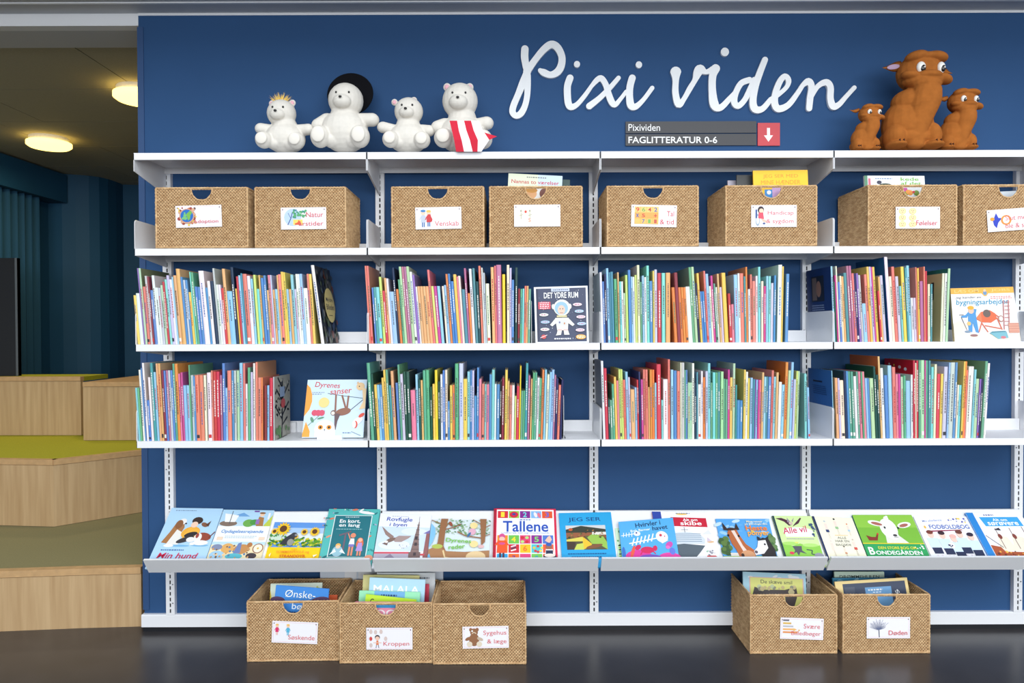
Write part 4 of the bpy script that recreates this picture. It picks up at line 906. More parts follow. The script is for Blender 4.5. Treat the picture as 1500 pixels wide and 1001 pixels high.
def d_senses(A):
    A.rect(0,0,1,1,(206,226,242)); A.poly([(.0,.06),(.0,.0),(.12,.0),(.12,.1),(.04,.27)],(240,164,70)); A.poly([(.0,.36),(.0,.92),(.06,.86),(.10,.74),(.11,.62),(.08,.48)],(240,164,70))
    A.text('Dyrenes',.13,.845,.42,.12,(200,56,50),.012,.12,-3); A.text('sanser',.40,.735,.36,.07,(206,62,54),.012,.1,5); A.dashes(.1,.77,.3,.013,(120,140,170),3); A.dashes(.1,.74,.26,.013,(120,140,170),4)
    br=(146,100,82); A.line([(.36,.76),(.6,.72),(.98,.67)],.01,(90,110,120)); A.line([(.98,.67),(.74,.45)],.012,(90,96,110))
    for l in ([(.50,.74),(.51,.45)],[(.60,.73),(.68,.50)],[(.71,.72),(.70,.48)]): A.line(l,.03,br)
    A.ell(.64,.44,.13,.06,br,12); A.poly([(.5,.42),(.60,.40),(.56,.28),(.54,.12),(.52,.12)],(104,84,88)); A.ell(.48,.42,.045,.045,(120,90,84)); A.ell(.475,.415,.03,.03,(226,220,212))
    A.ell(.31,.60,.09,.085,(232,214,140)); A.line([(.08,.2),(.34,.46)],.01,(110,150,120)); 
    for x,r in ((.17,-30),(.23,5),(.29,35)): A.ell(x,.42,.05,.05,(216,84,110),r)
    A.ell(.14,.3,.025,.05,(100,150,120),25); A.ell(.28,.33,.06,.015,(100,150,120),15)
    A.ell(.36,.14,.17,.15,(240,238,236)); A.rect(.2,0,.54,.13,(240,238,236)); A.ell(.29,.17,.042,.038,(236,150,50)); A.ell(.43,.17,.042,.038,(236,150,50)); A.ell(.29,.17,.018,.02,(40,30,30)); A.ell(.43,.17,.018,.02,(40,30,30)); A.poly([(.35,.14),(.37,.14),(.36,.09)],(90,90,100))
    A.ell(.90,.88,.07,.065,(232,196,150)); A.poly([(.93,.86),(1.0,.84),(1.0,.5),(.9,.48),(.96,.62)],(236,204,160)); A.ell(.88,.88,.01,.01,(60,50,50)); A.poly([(.83,.93),(.85,.97),(.88,.93)],(220,180,140))
    A.ell(.89,.28,.1,.05,(242,238,236),35); A.ell(.95,.38,.055,.028,(222,80,66),35); A.ell(.86,.22,.035,.06,(222,84,70)); A.ell(.84,.22,.03,.055,(244,240,238)); A.line([(.80,.1),(.96,.03)],.008,(110,120,140)); A.dashes(.66,.07,.8,.015,(90,110,150),5)
p0, n0 = lean_plane(3, YF+.05, 9)
face_book('picture book titled Dyrenes sanser with a sloth, propped on a white stand', [(450.9,556.7),(537.8,556.2),(531.8,641),(442.2,640.6)], p0, n0, .008, (210,228,242), d_senses, None, zmin=ZS[3]+.004)
# its stand
sx0, sx1 = at_y(466, 640, YF+.045).x, at_y(502, 640, YF+.045).x
t = thing('book_stand', 'small white plastic book stand under the sloth book', 'book stand', ((sx0+sx1)/2, YF+.045, ZS[3]))
b = MB(); b.box(sx0, sx1, YF+.03, YF+.14, ZS[3]+.0002, ZS[3]+.003); b.build('foot_plate', WHITE, t)
b = MB(); b.box(sx0, sx1, YF+.028, YF+.031, ZS[3]+.0002, ZS[3]+.016); b.build('front_lip', WHITE, t)
# bookends
def bookend(label, px, row, h, d=.12, side=1):
    p = at_y(px, ROWY[row], YF+.03); x = p.x
    t = thing('bookend', label, 'bookend', (x, YF+.09, ZS[row]), 'white metal bookends')
    b = MB(); b.prism_x([(YF+.03,ZS[row]+.0003),(YF+.03,ZS[row]+h-.01),(YF+.04,ZS[row]+h),(YF+.03+d,ZS[row]+h),(YF+.03+d,ZS[row]+.0003)], x, x+.0016); b.build('upright_plate', WHITE, t)
    b = MB(); xs_ = (x+.0016, x+.009) if side > 0 else (x-.05, x); b.box(xs_[0], xs_[1], YF+.035, YF+.03+d, ZS[row]+.0003, ZS[row]+.0015); b.build('foot', mat('dark_foot', (50,52,58), .4), t)
bookend('white bookend at the end of the upper row, second bay', 700+523/K, 2, .165)
bookend('white bookend at the end of the lower row, second bay', 700+838/K, 3, .168)
bookend('white bookend behind the tree-patterned book, lower row', 370+222/K, 3, .10)
p = at_y(427, 626, YU-.03)
t = thing('bookend_clip', 'small white clip with wire loop on the lower shelf, first bay', 'clip', (p.x, YU-.03, ZS[3]))
b = MB(); b.box(p.x-.018, p.x+.018, YU-.03, YU-.014, ZS[3]+.0005, ZS[3]+.042); b.build('clip_body', WHITE, t)
b = MB(); b.tube([(p.x-.015, YU-.03, ZS[3]+.036), (p.x-.045, YF+.05, ZS[3]+.02), (p.x-.045, YF+.05, ZS[3]+.006), (p.x-.015, YU-.03, ZS[3]+.01)], .0016, 6); b.build('wire', WHITE, t)

# ================================================================== BOOKS ON THE SLANTED DISPLAY
def disp(label, px, thick, base, draw, lift=0.0, spine=None):
    return face_book(label, px, PA + SN*(thick+lift+.0012), SN, thick, base, draw, 'books on the slanted display', zmin=PA.z+.006+(thick+lift)*SN.z, spine=spine)
LB = (176,212,240)
def d_dog(A):
    A.rect(0,-.1,1,1,LB); A.dashes(.1,.94,.5,.012,(90,110,150),2)
    A.ell(.42,.24,.2,.02,(120,180,220)); A.ell(.8,.25,.16,.02,(120,180,220))
    A.poly([(.08,.3),(.16,.5),(.22,.7),(.30,.76),(.36,.72),(.40,.6),(.34,.34),(.2,.28)],(168,116,70)); A.ell(.33,.72,.07,.06,(236,232,226)); A.ell(.28,.66,.07,.09,(140,92,58)); A.ell(.40,.68,.02,.016,(50,40,40)); A.poly([(.18,.26),(.28,.56),(.40,.50),(.40,.26)],(234,230,224)); A.ell(.24,.24,.09,.03,(240,238,232))
    A.ell(.55,.50,.17,.12,(236,172,60),10); A.ell(.60,.74,.10,.075,(60,44,38)); A.ell(.57,.66,.065,.06,(240,204,180)); A.poly([(.42,.38),(.5,.6),(.7,.56),(.72,.36),(.5,.32)],(240,178,66))
    A.ell(.57,.46,.12,.05,(48,44,46),15); A.ell(.50,.36,.16,.05,(60,56,60),20); A.ell(.60,.36,.08,.05,(236,232,228)); A.ell(.76,.66,.07,.04,(130,86,64),-25); A.poly([(.78,.66),(.86,.74),(.84,.62)],(90,60,50))
    A.ell(.82,.42,.14,.08,(150,70,52),-10); A.ell(.72,.40,.07,.09,(238,234,230)); A.ell(.70,.44,.03,.05,(160,70,60)); A.ell(.80,.30,.14,.05,(240,236,232)); A.line([(.92,.40),(1.0,.52)],.02,(110,60,50)); A.ell(.66,.28,.05,.03,(240,238,234))
    A.dashes(.14,.145,.55,.02,(70,110,160),4); A.text('Min hund',.12,-.005,.72,.105,(200,36,76),.02,.2)
disp('light blue picture book titled Min hund with a boy among dogs', [(252,744.2),(327,745.4),(301.6,818.7),(219,818)], .008, LB, d_dog)
def d_explore(A):
    A.rect(0,-.1,1,1,(240,240,236)); A.rect(0,.66,1,1,(176,212,236)); A.poly([(.2,.86),(.42,.94),(.56,.86)],(110,160,210)); A.rect(.0,.66,.5,.74,(190,216,230)); A.ell(.18,.71,.17,.06,(130,110,96)); A.poly([(.10,.74),(.06,.92),(.34,.88),(.30,.74)],(240,240,236)); A.line([(.2,.7),(.2,.97)],.014,(90,90,100)); A.ell(.57,.72,.11,.08,(110,170,80)); A.ell(.68,.74,.09,.06,(80,150,70)); A.poly([(.72,.66),(.86,.66),(.84,.84),(.74,.86)],(170,120,70)); A.ell(.79,.9,.045,.04,(238,200,170)); A.ell(.79,.935,.06,.02,(140,96,60)); A.rect(.70,.7,.77,.8,(150,110,180)); A.poly([(.86,.66),(1,.66),(1,.9)],(190,204,80)); A.rect(.91,.8,.95,.94,(236,236,240)); A.rect(.62,.955,.72,.985,(110,60,150))
    A.text('Opdagelsesrejsende',.10,.495,.80,.085,(40,130,206),.02,.1); A.dashes(.2,.44,.8,.012,(176,200,216),3); A.dashes(.2,.41,.76,.012,(176,200,216),4); A.rect(.06,.37,.17,.43,(240,214,190)); A.rect(.85,.37,.96,.43,(240,214,190))
    A.rect(0,-.1,1,.33,(236,220,180)); A.rect(0,.27,1,.33,(190,220,236)); A.ell(.32,.2,.12,.1,(222,170,100)); A.ell(.58,.18,.15,.1,(196,140,84),10); A.ell(.72,.27,.05,.05,(180,120,70)); A.poly([(.45,.1),(.5,.3),(.56,.32),(.58,.1)],(110,130,180)); A.ell(.12,.22,.1,.06,(130,140,170)); A.ell(.16,.06,.14,.09,(160,200,226)); A.ell(.48,.04,.16,.06,(90,180,196)); A.ell(.80,.05,.1,.06,(70,60,66)); A.ell(.89,.2,.10,.10,(150,100,80)); A.ell(.89,.2,.082,.082,(240,234,210)); A.ell(.89,.2,.02,.02,(220,180,80))
    A.blobs(26,.02,.0,.76,.26,.022,[(120,90,70),(236,200,150),(90,130,170),(200,150,100)],7)
disp('white picture book titled Opdagelsesrejsende with ships and a compass', [(328,746.9),(402,748),(382.6,819),(302.9,818.7)], .007, (236,238,238), d_explore)
def sunflower(A, x, y, r):
    for k in range(14): a=2*math.pi*k/14; A.ell(x+math.cos(a)*r*.75, y+math.sin(a)*r*.75*A.asp, r*.36, r*.16, (246,196,30), math.degrees(a), 8)
    A.ell(x,y,r*.56,r*.56,(96,60,30))
def d_sun(A):
    A.rect(0,-.1,1,1,(250,206,20)); A.rect(0,.32,1,1,(96,150,220)); A.rect(0,.5,1,.85,(170,200,236)); A.rect(0,.45,1,.7,(222,232,240))
    A.blobs(120,0,.34,1,.56,.035,[(90,150,40),(150,180,50),(60,120,40),(210,200,50),(226,214,60)],3,.6); A.blobs(30,.02,.5,.3,.66,.03,[(70,140,70),(200,220,200)],5)
    sunflower(A,.06,.72,.06); sunflower(A,.22,.79,.125); sunflower(A,.64,.71,.065); sunflower(A,.84,.72,.09); sunflower(A,.50,.58,.045)
    A.poly([(.22,.36),(.30,.54),(.42,.66),(.50,.64),(.48,.5),(.40,.36)],(52,54,62)); A.ell(.46,.62,.06,.05,(60,62,70)); A.ell(.42,.42,.06,.07,(150,150,140)); A.ell(.50,.62,.03,.025,(140,140,146))
    A.text('SOMMERFUGLE og',.20,.12,.62,.075,(240,140,40),.02); A.text('STRANDDYR',.28,.02,.48,.07,(200,60,20),.03); A.dashes(.48,.22,.58,.02,(240,150,40),1); A.poly([(.08,.08),(.11,.14),(.10,.02)],(250,244,220)); A.poly([(.92,.02),(.98,.1),(.9,.08)],(250,244,220))
disp('low yellow picture book with sunflowers and titled Stranddyr', [(402.6,765.2),(477,766.4),(466,820),(387.3,819.8)], .006, (246,206,30), d_sun)
def d_fish(A):
    A.rect(0,-.1,1,1,(84,182,178)); R=random.Random(6)
    cs=[(226,150,120),(236,236,232),(180,160,200),(220,120,90),(60,140,140),(40,110,120)]
    for i in range(46):
        x,y=R.random(),R.uniform(0,1)
        if .13<x<.87 and .05<y<.88: continue
        r=R.uniform(.02,.06); A.ell(x,y,r,r*.38,R.choice(cs),R.uniform(-40,40),9); A.poly([(x-r,y),(x-r*1.5,y+.02),(x-r*1.5,y-.02)],R.choice(cs))
    A.ell(.75,.92,.16,.03,(236,236,236),-8); A.rect(.145,.04,.875,.865,(226,236,234)); A.rect(.16,.05,.86,.855,(36,112,124))
    A.text('En kort,',.26,.70,.40,.085,(246,246,246),.03); A.text('en lang',.26,.615,.40,.085,(246,246,246),.03); A.dashes(.22,.58,.72,.012,(150,196,200),2); A.dashes(.36,.82,.62,.012,(230,240,240),3)
    A.line([(.42,.12),(.42,.5),(.3,.46)],.035,(110,96,110)); A.line([(.42,.5),(.52,.54)],.03,(110,96,110)); sk=(226,140,110)
    A.ell(.57,.46,.05,.05,sk); A.poly([(.51,.28),(.62,.28),(.60,.40),(.53,.40)],(240,240,240)); A.rect(.52,.07,.555,.27,sk); A.rect(.575,.07,.61,.27,sk); A.rect(.515,.24,.615,.29,(130,120,190)); A.line([(.53,.38),(.47,.5)],.02,sk)
    A.ell(.72,.36,.055,.06,(226,110,70)); A.ell(.72,.3,.07,.1,(220,110,70)); A.poly([(.66,.16),(.79,.16),(.76,.32),(.69,.32)],(176,146,210)); A.rect(.69,.07,.72,.16,sk); A.rect(.74,.07,.77,.16,sk); A.ell(.72,.37,.04,.04,(238,180,150))
    A.ell(.32,.15,.1,.11,(150,190,204)); A.poly([(.18,.08),(.26,.2),(.3,.14)],(226,236,236)); A.poly([(.48,.1),(.40,.2),(.36,.14)],(226,236,236)); A.ell(.32,.26,.05,.045,(240,180,90)); A.ell(.32,.235,.04,.035,(240,200,170))
    A.ell(.93,.03,.08,.06,(222,150,120))
disp('turquoise picture book titled En kort, en lang with a fish border', [(482.2,745.8),(557,746.4),(545,820.8),(466.8,820)], .012, (74,170,168), d_fish)
def d_hawk(A):
    A.rect(0,-.1,1,1,(236,238,244)); A.rect(0,.16,1,.7,(206,222,240)); A.ell(.35,.3,.3,.1,(226,232,244)); A.ell(.7,.6,.25,.08,(222,230,242)); A.dashes(.24,.935,.56,.012,(170,176,190),2)
    A.text('Rovfugle',.14,.80,.50,.12,(40,70,170),.02,.1); A.text('i byen',.21,.69,.34,.10,(40,70,170),.02,.1)
    br=(150,124,116); A.poly([(.28,.42),(.16,.52),(.07,.70),(.12,.66),(.20,.58),(.33,.48)],br); A.poly([(.30,.42),(.42,.50),(.66,.50),(.60,.44),(.48,.36),(.36,.36)],(168,146,142)); A.ell(.27,.40,.10,.04,(130,104,94),25); A.poly([(.12,.32),(.24,.38),(.22,.28)],(120,96,90)); A.ell(.20,.36,.03,.025,(236,230,226))
    st=(136,112,108); A.poly([(.66,.06),(.84,.06),(.80,.5),(.785,.84),(.775,.84),(.72,.5)],st); A.rect(.64,-.1,.86,.14,(120,98,96))
    for k in range(6): A.line([(.685+.012*k,.2+.11*k),(.825-.006*k,.2+.11*k)],.012,(100,84,84))
    for y in (.06,.28,.42): A.rect(.73,y,.78,y+.07,(70,60,66))
    A.line([(.778,.84),(.778,.95)],.006,(110,90,90)); A.poly([(.9,-.1),(1,-.1),(1,.58),(.94,.58)],(150,96,96)); A.poly([(.88,.56),(1,.56),(1,.64)],(120,110,170))
    A.rect(0,.1,.64,.14,(206,90,104)); A.rect(0,-.1,.64,.1,(176,170,186)); A.poly([(.06,-.1),(.3,.1),(.5,-.1)],(140,128,150)); A.blobs(9,.45,.2,.66,.34,.008,[(90,90,110)],4); A.rect(.86,.06,.94,.1,(206,80,90))
disp('pale picture book titled Rovfugle i byen with hawk and spire', [(557.6,752),(632,755.2),(626,818.5),(546.6,818.7)], .008, (232,234,240), d_hawk)
def d_nests(A):
    A.rect(0,-.1,1,1,(214,226,230)); br=(150,104,70); A.blobs(150,.05,.6,1,1,.022,[(120,160,110),(150,180,140),(90,130,90),(176,196,170)],3,.5)
    A.poly([(.16,1),(.28,1),(.25,.7),(.24,.3),(.30,.12),(.1,.12),(.14,.4)],br); A.poly([(.82,1),(.93,1),(.92,.4),(.86,.3),(.84,.7)],br); A.line([(.24,.72),(.4,.78),(.5,.86)],.018,br); A.line([(.24,.75),(.3,.9)],.014,br); A.line([(.85,.5),(.6,.55),(.45,.66)],.02,br); A.line([(.0,.96),(.18,.86)],.014,br); A.line([(.7,.98),(.86,.84)],.014,br); A.line([(.92,.55),(1,.6)],.014,br); A.line([(.92,.78),(1,.84)],.014,br)
    A.poly([(0,-.1),(1,-.1),(1,.18),(.6,.14),(.3,.16),(.14,.3),(0,.2)],(168,122,84)); A.ell(.78,.02,.16,.10,(224,196,150)); A.ell(.14,.28,.09,.04,(176,190,90)); A.line([(.24,.18),(.28,.0),(.44,-.04)],.025,(226,200,150))
    A.ell(.72,.82,.065,.06,(236,214,150)); A.ell(.70,.66,.06,.06,(222,170,190)); A.ell(.65,.58,.05,.02,(60,110,160),60); A.ell(.74,.34,.07,.06,(238,214,150)); A.ell(.86,.28,.05,.03,(222,180,180)); A.ell(.33,.86,.025,.05,(150,80,60),30)
    A.text('Dyrenes',.27,.37,.42,.13,(120,190,70),.03,.0,-4); A.text('reder',.33,.20,.27,.11,(120,190,70),.03,.0,5)
    A.poly([(0,.0),(0,.06),(.02,.1),(.05,.0)],(110,176,220)); A.poly([(.0,.24),(0,.88),(.07,.76),(.09,.6),(.06,.4)],(130,190,228))
disp('wide picture book titled Dyrenes reder with tree trunks and green lettering', [(633,761.5),(719,762),(716.5,818.5),(626.4,818.5)], .007, (200,214,214), d_nests)
def d_num(A):
    A.rect(0,-.1,1,1,(212,34,70)); A.rect(0,-.1,.035,1,(170,24,50)); A.rect(.05,-.1,.965,.975,(244,244,246))
    def cell(x,y,w,h,c): A.rect(x,y,x+w,y+h,c)
    top=[(212,44,60),(150,200,70),(130,40,140),(130,180,230),(226,86,46)]
    for i in range(5):
        x=.065+.178*i; cell(x,.80,.165,.145,top[i])
        if i%2==0: A.text('123'[i//2],x+.05,.82,.06,.105,[(246,220,60),(110,220,220),(80,110,210)][i//2],.03)
    A.ell(.325,.87,.07,.055,(206,40,66)); A.ell(.325,.88,.03,.02,(60,70,150)); A.ell(.67,.87,.025,.05,(240,226,226),20); A.ell(.73,.86,.025,.05,(230,120,140),20)
    A.text('Tallene',.15,.52,.72,.22,(40,80,180),.03); A.dashes(.42,.755,.60,.02,(90,120,190),2); A.text('Udforsk tal og matematik',.13,.475,.76,.04,(110,140,200),.0)
    rows=[[(238,140,40),(110,190,80),(220,70,120),(140,40,140),(80,120,200)],[(238,140,40),(206,44,56),(246,190,40),(80,190,200),(230,90,60)],[(40,160,220),(238,110,40),(226,70,130),(120,200,90),(230,100,50)]]
    ys=[.285,.105,-.08]
    for r in range(3):
        for i in range(5):
            if i==0 and r<2: pass
            cell(.065+.178*i, ys[r], .165, .165, rows[r][i])
    A.text('4',.285,.315,.07,.105,(246,220,60),.03); A.text('5',.645,.315,.07,.105,(120,220,110),.03); A.text('6',.47,.135,.06,.105,(236,110,40),.03); A.text('7',.30,-.05,.05,.10,(120,50,140),.03); A.text('8',.65,-.05,.05,.10,(60,160,190),.03)
    for x,y in ((.46,.4),(.46,.32),(.53,.4),(.53,.32)): A.ell(x,y,.028,.024,(206,44,60) if (x<.5)==(y>.35) else (180,220,130))
    for k in range(3): A.line([(.28,.14+.04*k),(.36,.17+.04*k)],.02,[(240,240,240),(60,60,90),(220,220,240)][k])
    for x,y,c in ((.64,.2,(230,190,60)),(.70,.23,(206,60,70)),(.76,.2,(240,210,90)),(.66,.14,(206,60,70)),(.74,.14,(240,210,90)),(.70,.12,(206,60,70))): A.ell(x,y,.022,.02,c)
    A.poly([(.81,.34),(.86,.42),(.89,.44),(.92,.36),(.88,.29)],(240,190,170))
    A.ell(.14,.42,.05,.05,(210,80,140)); A.ell(.14,.37,.045,.04,(236,190,170)); A.poly([(.06,.1),(.22,.1),(.21,.34),(.07,.34)],(232,84,40)); A.poly([(.02,.24),(.08,.34),(.08,.26)],(232,84,40)); A.poly([(.26,.24),(.2,.34),(.2,.26)],(232,84,40)); A.rect(.10,-.05,.13,.1,(80,50,70)); A.rect(.15,-.05,.18,.1,(80,50,70)); A.ell(.14,.28,.05,.02,(210,80,140))
    A.ell(.87,.22,.05,.05,(150,100,80)); A.ell(.87,.265,.045,.03,(50,90,170)); A.poly([(.80,.0),(.95,.0),(.93,.17),(.82,.17)],(240,240,240)); A.rect(.82,.08,.93,.15,(40,50,80)); A.ell(.88,.03,.1,.05,(30,36,56)); A.ell(.88,.05,.085,.03,(240,226,214))
disp('red-edged square book titled Tallene covered in numbers', [(723.5,745.1),(814,745.8),(817,818.4),(721.6,818.4)], .016, (206,34,68), d_num, spine=(170,24,50))
def d_see(A):
    A.rect(0,-.1,1,1,(40,160,216)); A.text('JEG SER',.17,.78,.62,.11,(20,60,120),.01)
    A.rect(.11,.18,.86,.71,(90,84,60)); A.rect(.11,.58,.86,.71,(206,206,206)); A.poly([(.11,.62),(.4,.70),(.86,.62),(.86,.52),(.11,.52)],(56,60,50)); A.rect(.11,.44,.86,.55,(150,90,60)); A.poly([(.11,.40),(.42,.46),(.42,.36),(.11,.36)],(222,206,90)); A.poly([(.40,.18),(.42,.46),(.58,.30),(.55,.24)],(236,190,50)); A.poly([(.58,.30),(.50,.44),(.62,.54),(.80,.46),(.86,.34),(.86,.18),(.7,.3)],(150,190,80)); A.poly([(.24,.18),(.42,.18),(.42,.32),(.30,.30)],(200,210,90)); A.poly([(.11,.18),(.24,.18),(.28,.34),(.11,.36)],(70,54,46)); A.ell(.62,.25,.16,.035,(130,84,56),12); A.rect(.6,.50,.86,.56,(226,220,210)); A.ell(.2,.62,.04,.03,(190,90,50))
    A.blobs(40,.12,.44,.85,.6,.02,[(110,70,50),(60,60,40),(170,120,70),(90,110,60)],8,.5)
    A.dashes(.12,.08,.82,.018,(20,80,140),3); A.dashes(.18,.01,.74,.018,(20,80,140),4)
disp('bright blue book titled Jeg ser with a landscape photo', [(818.5,752),(894.8,750.5),(903,817.7),(823,818.4)], .010, (40,160,216), d_see)
def d_leaf(A):
    A.rect(0,-.1,1,1,(206,232,200)); A.blobs(10,.05,.4,.3,.9,.05,[(70,150,80),(40,120,70)],2)
    for k in range(6): A.line([(.05,.05+.07*k),(.3,.0+.07*k+.06)],.05,(40,70,50) if k%2 else (150,200,80))
disp('pale green book mostly covered by the blue fish-skeleton book', [(901,774),(940,774),(946,817.5),(905.5,817.5)], .003, (200,228,190), d_leaf)
def d_whirl(A):
    A.rect(0,-.1,1,1,(84,170,226)); A.text('Hvirvler i',.30,.80,.46,.125,(20,50,90),.03,.0,4); A.text('havet',.60,.70,.28,.11,(20,50,90),.03,.0,4); A.text('Bob Barner',.20,.69,.36,.06,(240,244,250),.02,.0,3)
    W=(240,242,246); A.ell(.75,.53,.11,.10,W,-20); A.poly([(.66,.50),(.86,.44),(.74,.36)],W); A.ell(.73,.57,.025,.025,(206,60,80)); A.ell(.8,.54,.012,.012,(206,60,80)); A.line([(.15,.38),(.40,.44),(.66,.5)],.02,W)
    for k in range(6): x=.22+.07*k; A.line([(x-.02,.42+.02*k-.1),(x+.03,.42+.02*k+.1)],.022,W)
    A.line([(.02,.6),(.28,.64)],.012,W); A.ell(.31,.64,.06,.045,W); A.ell(.3,.66,.016,.016,(60,60,130))
    for k in range(4): x=.06+.05*k; A.line([(x,.56),(x+.01,.68)],.012,W)
    A.ell(.86,.32,.07,.05,(200,80,170),35); A.ell(.83,.26,.04,.03,(220,110,190))
    A.ell(.30,.02,.24,.13,(214,60,150)); A.ell(.84,.0,.2,.09,(220,70,160)); A.ell(.5,.0,.2,.06,(120,80,180)); A.ell(.46,.2,.12,.06,(206,40,90)); A.ell(.3,.27,.06,.04,(206,40,90),35); A.ell(.60,.24,.04,.05,(206,40,90),-20); A.line([(.38,.18),(.33,.08)],.02,(206,40,90)); A.line([(.55,.18),(.6,.1)],.02,(206,40,90)); A.ell(.2,.16,.03,.12,(226,90,70),-20); A.ell(.04,.12,.03,.12,(60,110,190)); A.ell(.9,.16,.05,.06,(100,120,210))
disp('blue picture book titled Hvirvler i havet with fish skeletons', [(906,765),(985.6,758.6),(994.8,817.7),(911.5,817.7)], .007, (84,170,226), d_whirl, lift=.0125)
def d_ship(A):
    A.rect(0,-.1,1,1,(242,242,244)); A.rect(.0,-.1,.15,1,(46,70,160)); A.ell(.5,.95,.1,.02,(236,190,90)); A.dashes(.4,.955,.64,.02,(120,140,170),2)
    A.poly([(.30,.88),(.90,.86),(.90,.66),(.32,.68)],(196,30,56)); A.text('Alt om',.50,.79,.25,.06,(246,246,246),.03); A.text('skibe',.45,.70,.36,.09,(246,246,246),.03)
    g=(206,214,222); A.poly([(.1,.28),(.8,.30),(.82,.40),(.74,.52),(.5,.56),(.2,.52)],g)
    for k in range(5): A.line([(.2,.34+.04*k),(.76,.35+.04*k)],.010,(110,136,160))
    A.line([(.5,.54),(.5,.66)],.01,(110,110,120)); A.line([(.44,.6),(.56,.6)],.008,(110,110,120)); A.poly([(.12,.0),(.60,.0),(.70,.12),(.80,.26),(.45,.3),(.18,.26)],(86,98,108)); A.poly([(.12,-.1),(.58,-.1),(.62,.02),(.14,.02)],(60,70,80))
    A.poly([(.78,.5),(.9,.6),(.95,.5)],(220,222,226)); A.ell(.9,.34,.06,.02,(220,180,140)); A.poly([(.84,.34),(.86,.44),(.92,.36)],(206,190,206)); A.poly([(.78,.0),(.98,.0),(.94,.05),(.8,.05)],(206,60,60)); A.blobs(12,.8,.05,.95,.16,.014,[(160,190,170),(150,150,160)],3)
disp('white book titled Alt om skibe with a cruise ship and red banner', [(954.8,749.8),(1040.6,750.5),(1054.5,818),(966,818)], .011, (236,236,238), d_ship, spine=(206,60,80))
def d_horse(A):
    A.rect(0,-.1,1,1,(84,160,222)); A.blobs(16,.0,.6,1,1,.07,[(150,196,236),(190,216,240),(100,170,226)],4,.4); A.blobs(30,.0,.1,.16,.5,.05,[(60,90,50),(90,120,60)],3); A.blobs(26,.9,.2,1,.6,.04,[(70,110,60),(100,130,80)],6); A.rect(0,-.1,1,.04,(150,190,60)); A.rect(.14,.04,.3,.12,(220,214,206))
    br=(176,98,54); A.poly([(.16,.62),(.20,.72),(.34,.72),(.38,.56),(.46,.34),(.60,.18),(.60,-.1),(.32,-.1),(.26,.2),(.2,.36)],br); A.poly([(.24,.68),(.30,.70),(.40,.30),(.48,.12),(.40,.1)],(226,206,196)); A.ell(.46,.06,.13,.10,(206,150,110)); A.ell(.36,.06,.03,.04,(60,40,36)); A.poly([(.10,.90),(.20,.68),(.10,.70)],(50,40,40)); A.poly([(.36,.88),(.40,.70),(.30,.70)],(50,40,40)); A.ell(.25,.72,.08,.03,(60,40,36)); A.ell(.17,.56,.02,.025,(30,24,24)); A.ell(.36,.54,.02,.025,(30,24,24))
    A.poly([(.70,.44),(.80,.50),(.90,.46),(.98,.2),(.98,-.1),(.72,-.1)],(44,40,44)); A.poly([(.70,.42),(.84,.44),(.86,.24),(.76,.1),(.60,.06),(.58,.16),(.66,.26)],(230,228,230)); A.ell(.81,.33,.018,.02,(30,24,24)); A.ell(.62,.14,.03,.03,(90,80,90)); A.poly([(.69,.44),(.70,.54),(.76,.48)],(44,40,44)); A.poly([(.84,.48),(.90,.54),(.9,.44)],(44,40,44))
    A.text('Heste',.52,.68,.40,.13,(240,130,40),.04); A.text('ponyer',.54,.52,.40,.13,(246,170,60),.04); A.text('Mine venner',.56,.89,.30,.05,(246,236,200),.02); A.text('på bondegården',.52,.82,.42,.05,(246,236,200),.02); A.text('&',.6,.63,.08,.06,(246,200,60),.02)
disp('blue picture book titled Heste og ponyer with two horses', [(1047.9,760.4),(1125.9,760.4),(1139.5,818),(1060.3,818)], .006, (84,160,222), d_horse)
def d_all(A):
    A.rect(0,-.1,1,1,(206,228,160)); A.rect(.0,-.1,.05,1,(30,60,70)); A.ell(.55,.62,.38,.13,(236,242,236)); A.rect(.2,.5,.9,.64,(236,242,236))
    A.poly([(.06,.94),(.26,.86),(.36,.76),(.44,.78),(.40,.88),(.22,.95)],(76,40,60)); A.poly([(.70,.96),(.60,.88),(.48,.78),(.44,.74),(.62,.82),(.72,.94)],(76,40,60)); A.ell(.42,.82,.05,.05,(206,184,170)); A.poly([(.34,.84),(.36,.96),(.42,.86)],(150,140,150)); A.poly([(.48,.84),(.54,.96),(.46,.88)],(150,140,150))
    A.text('Alle vil',.16,.56,.64,.15,(206,40,96),.02,.15,6); A.dashes(.2,.44,.9,.018,(150,140,170),2); A.poly([(.05,-.1),(1,-.1),(1,.3),(.8,.26),(.5,.34),(.3,.28),(.05,.36)],(140,200,80)); A.ell(.25,.34,.2,.05,(170,216,110)); A.ell(.75,.3,.2,.05,(176,220,120))
    A.poly([(.28,.28),(.52,.28),(.50,.18),(.60,.10),(.44,.14),(.38,.06),(.34,.14),(.26,.1),(.32,.18)],(86,84,96)); A.line([(.62,.2),(.76,.18),(.72,.1),(.9,.06)],.03,(70,90,80)); A.ell(.22,.12,.06,.04,(220,60,90)); A.ell(.90,.06,.12,.08,(150,150,160)); A.ell(.42,.36,.05,.02,(220,220,110)); A.blobs(10,.88,.5,1,.86,.03,[(40,110,110),(60,80,120)],3)
disp('green picture book titled Alle vil with a bat on top', [(1130.7,756),(1188.4,756.4),(1207,818.7),(1149.8,818.4)], .009, (200,224,150), d_all, spine=(30,54,70))
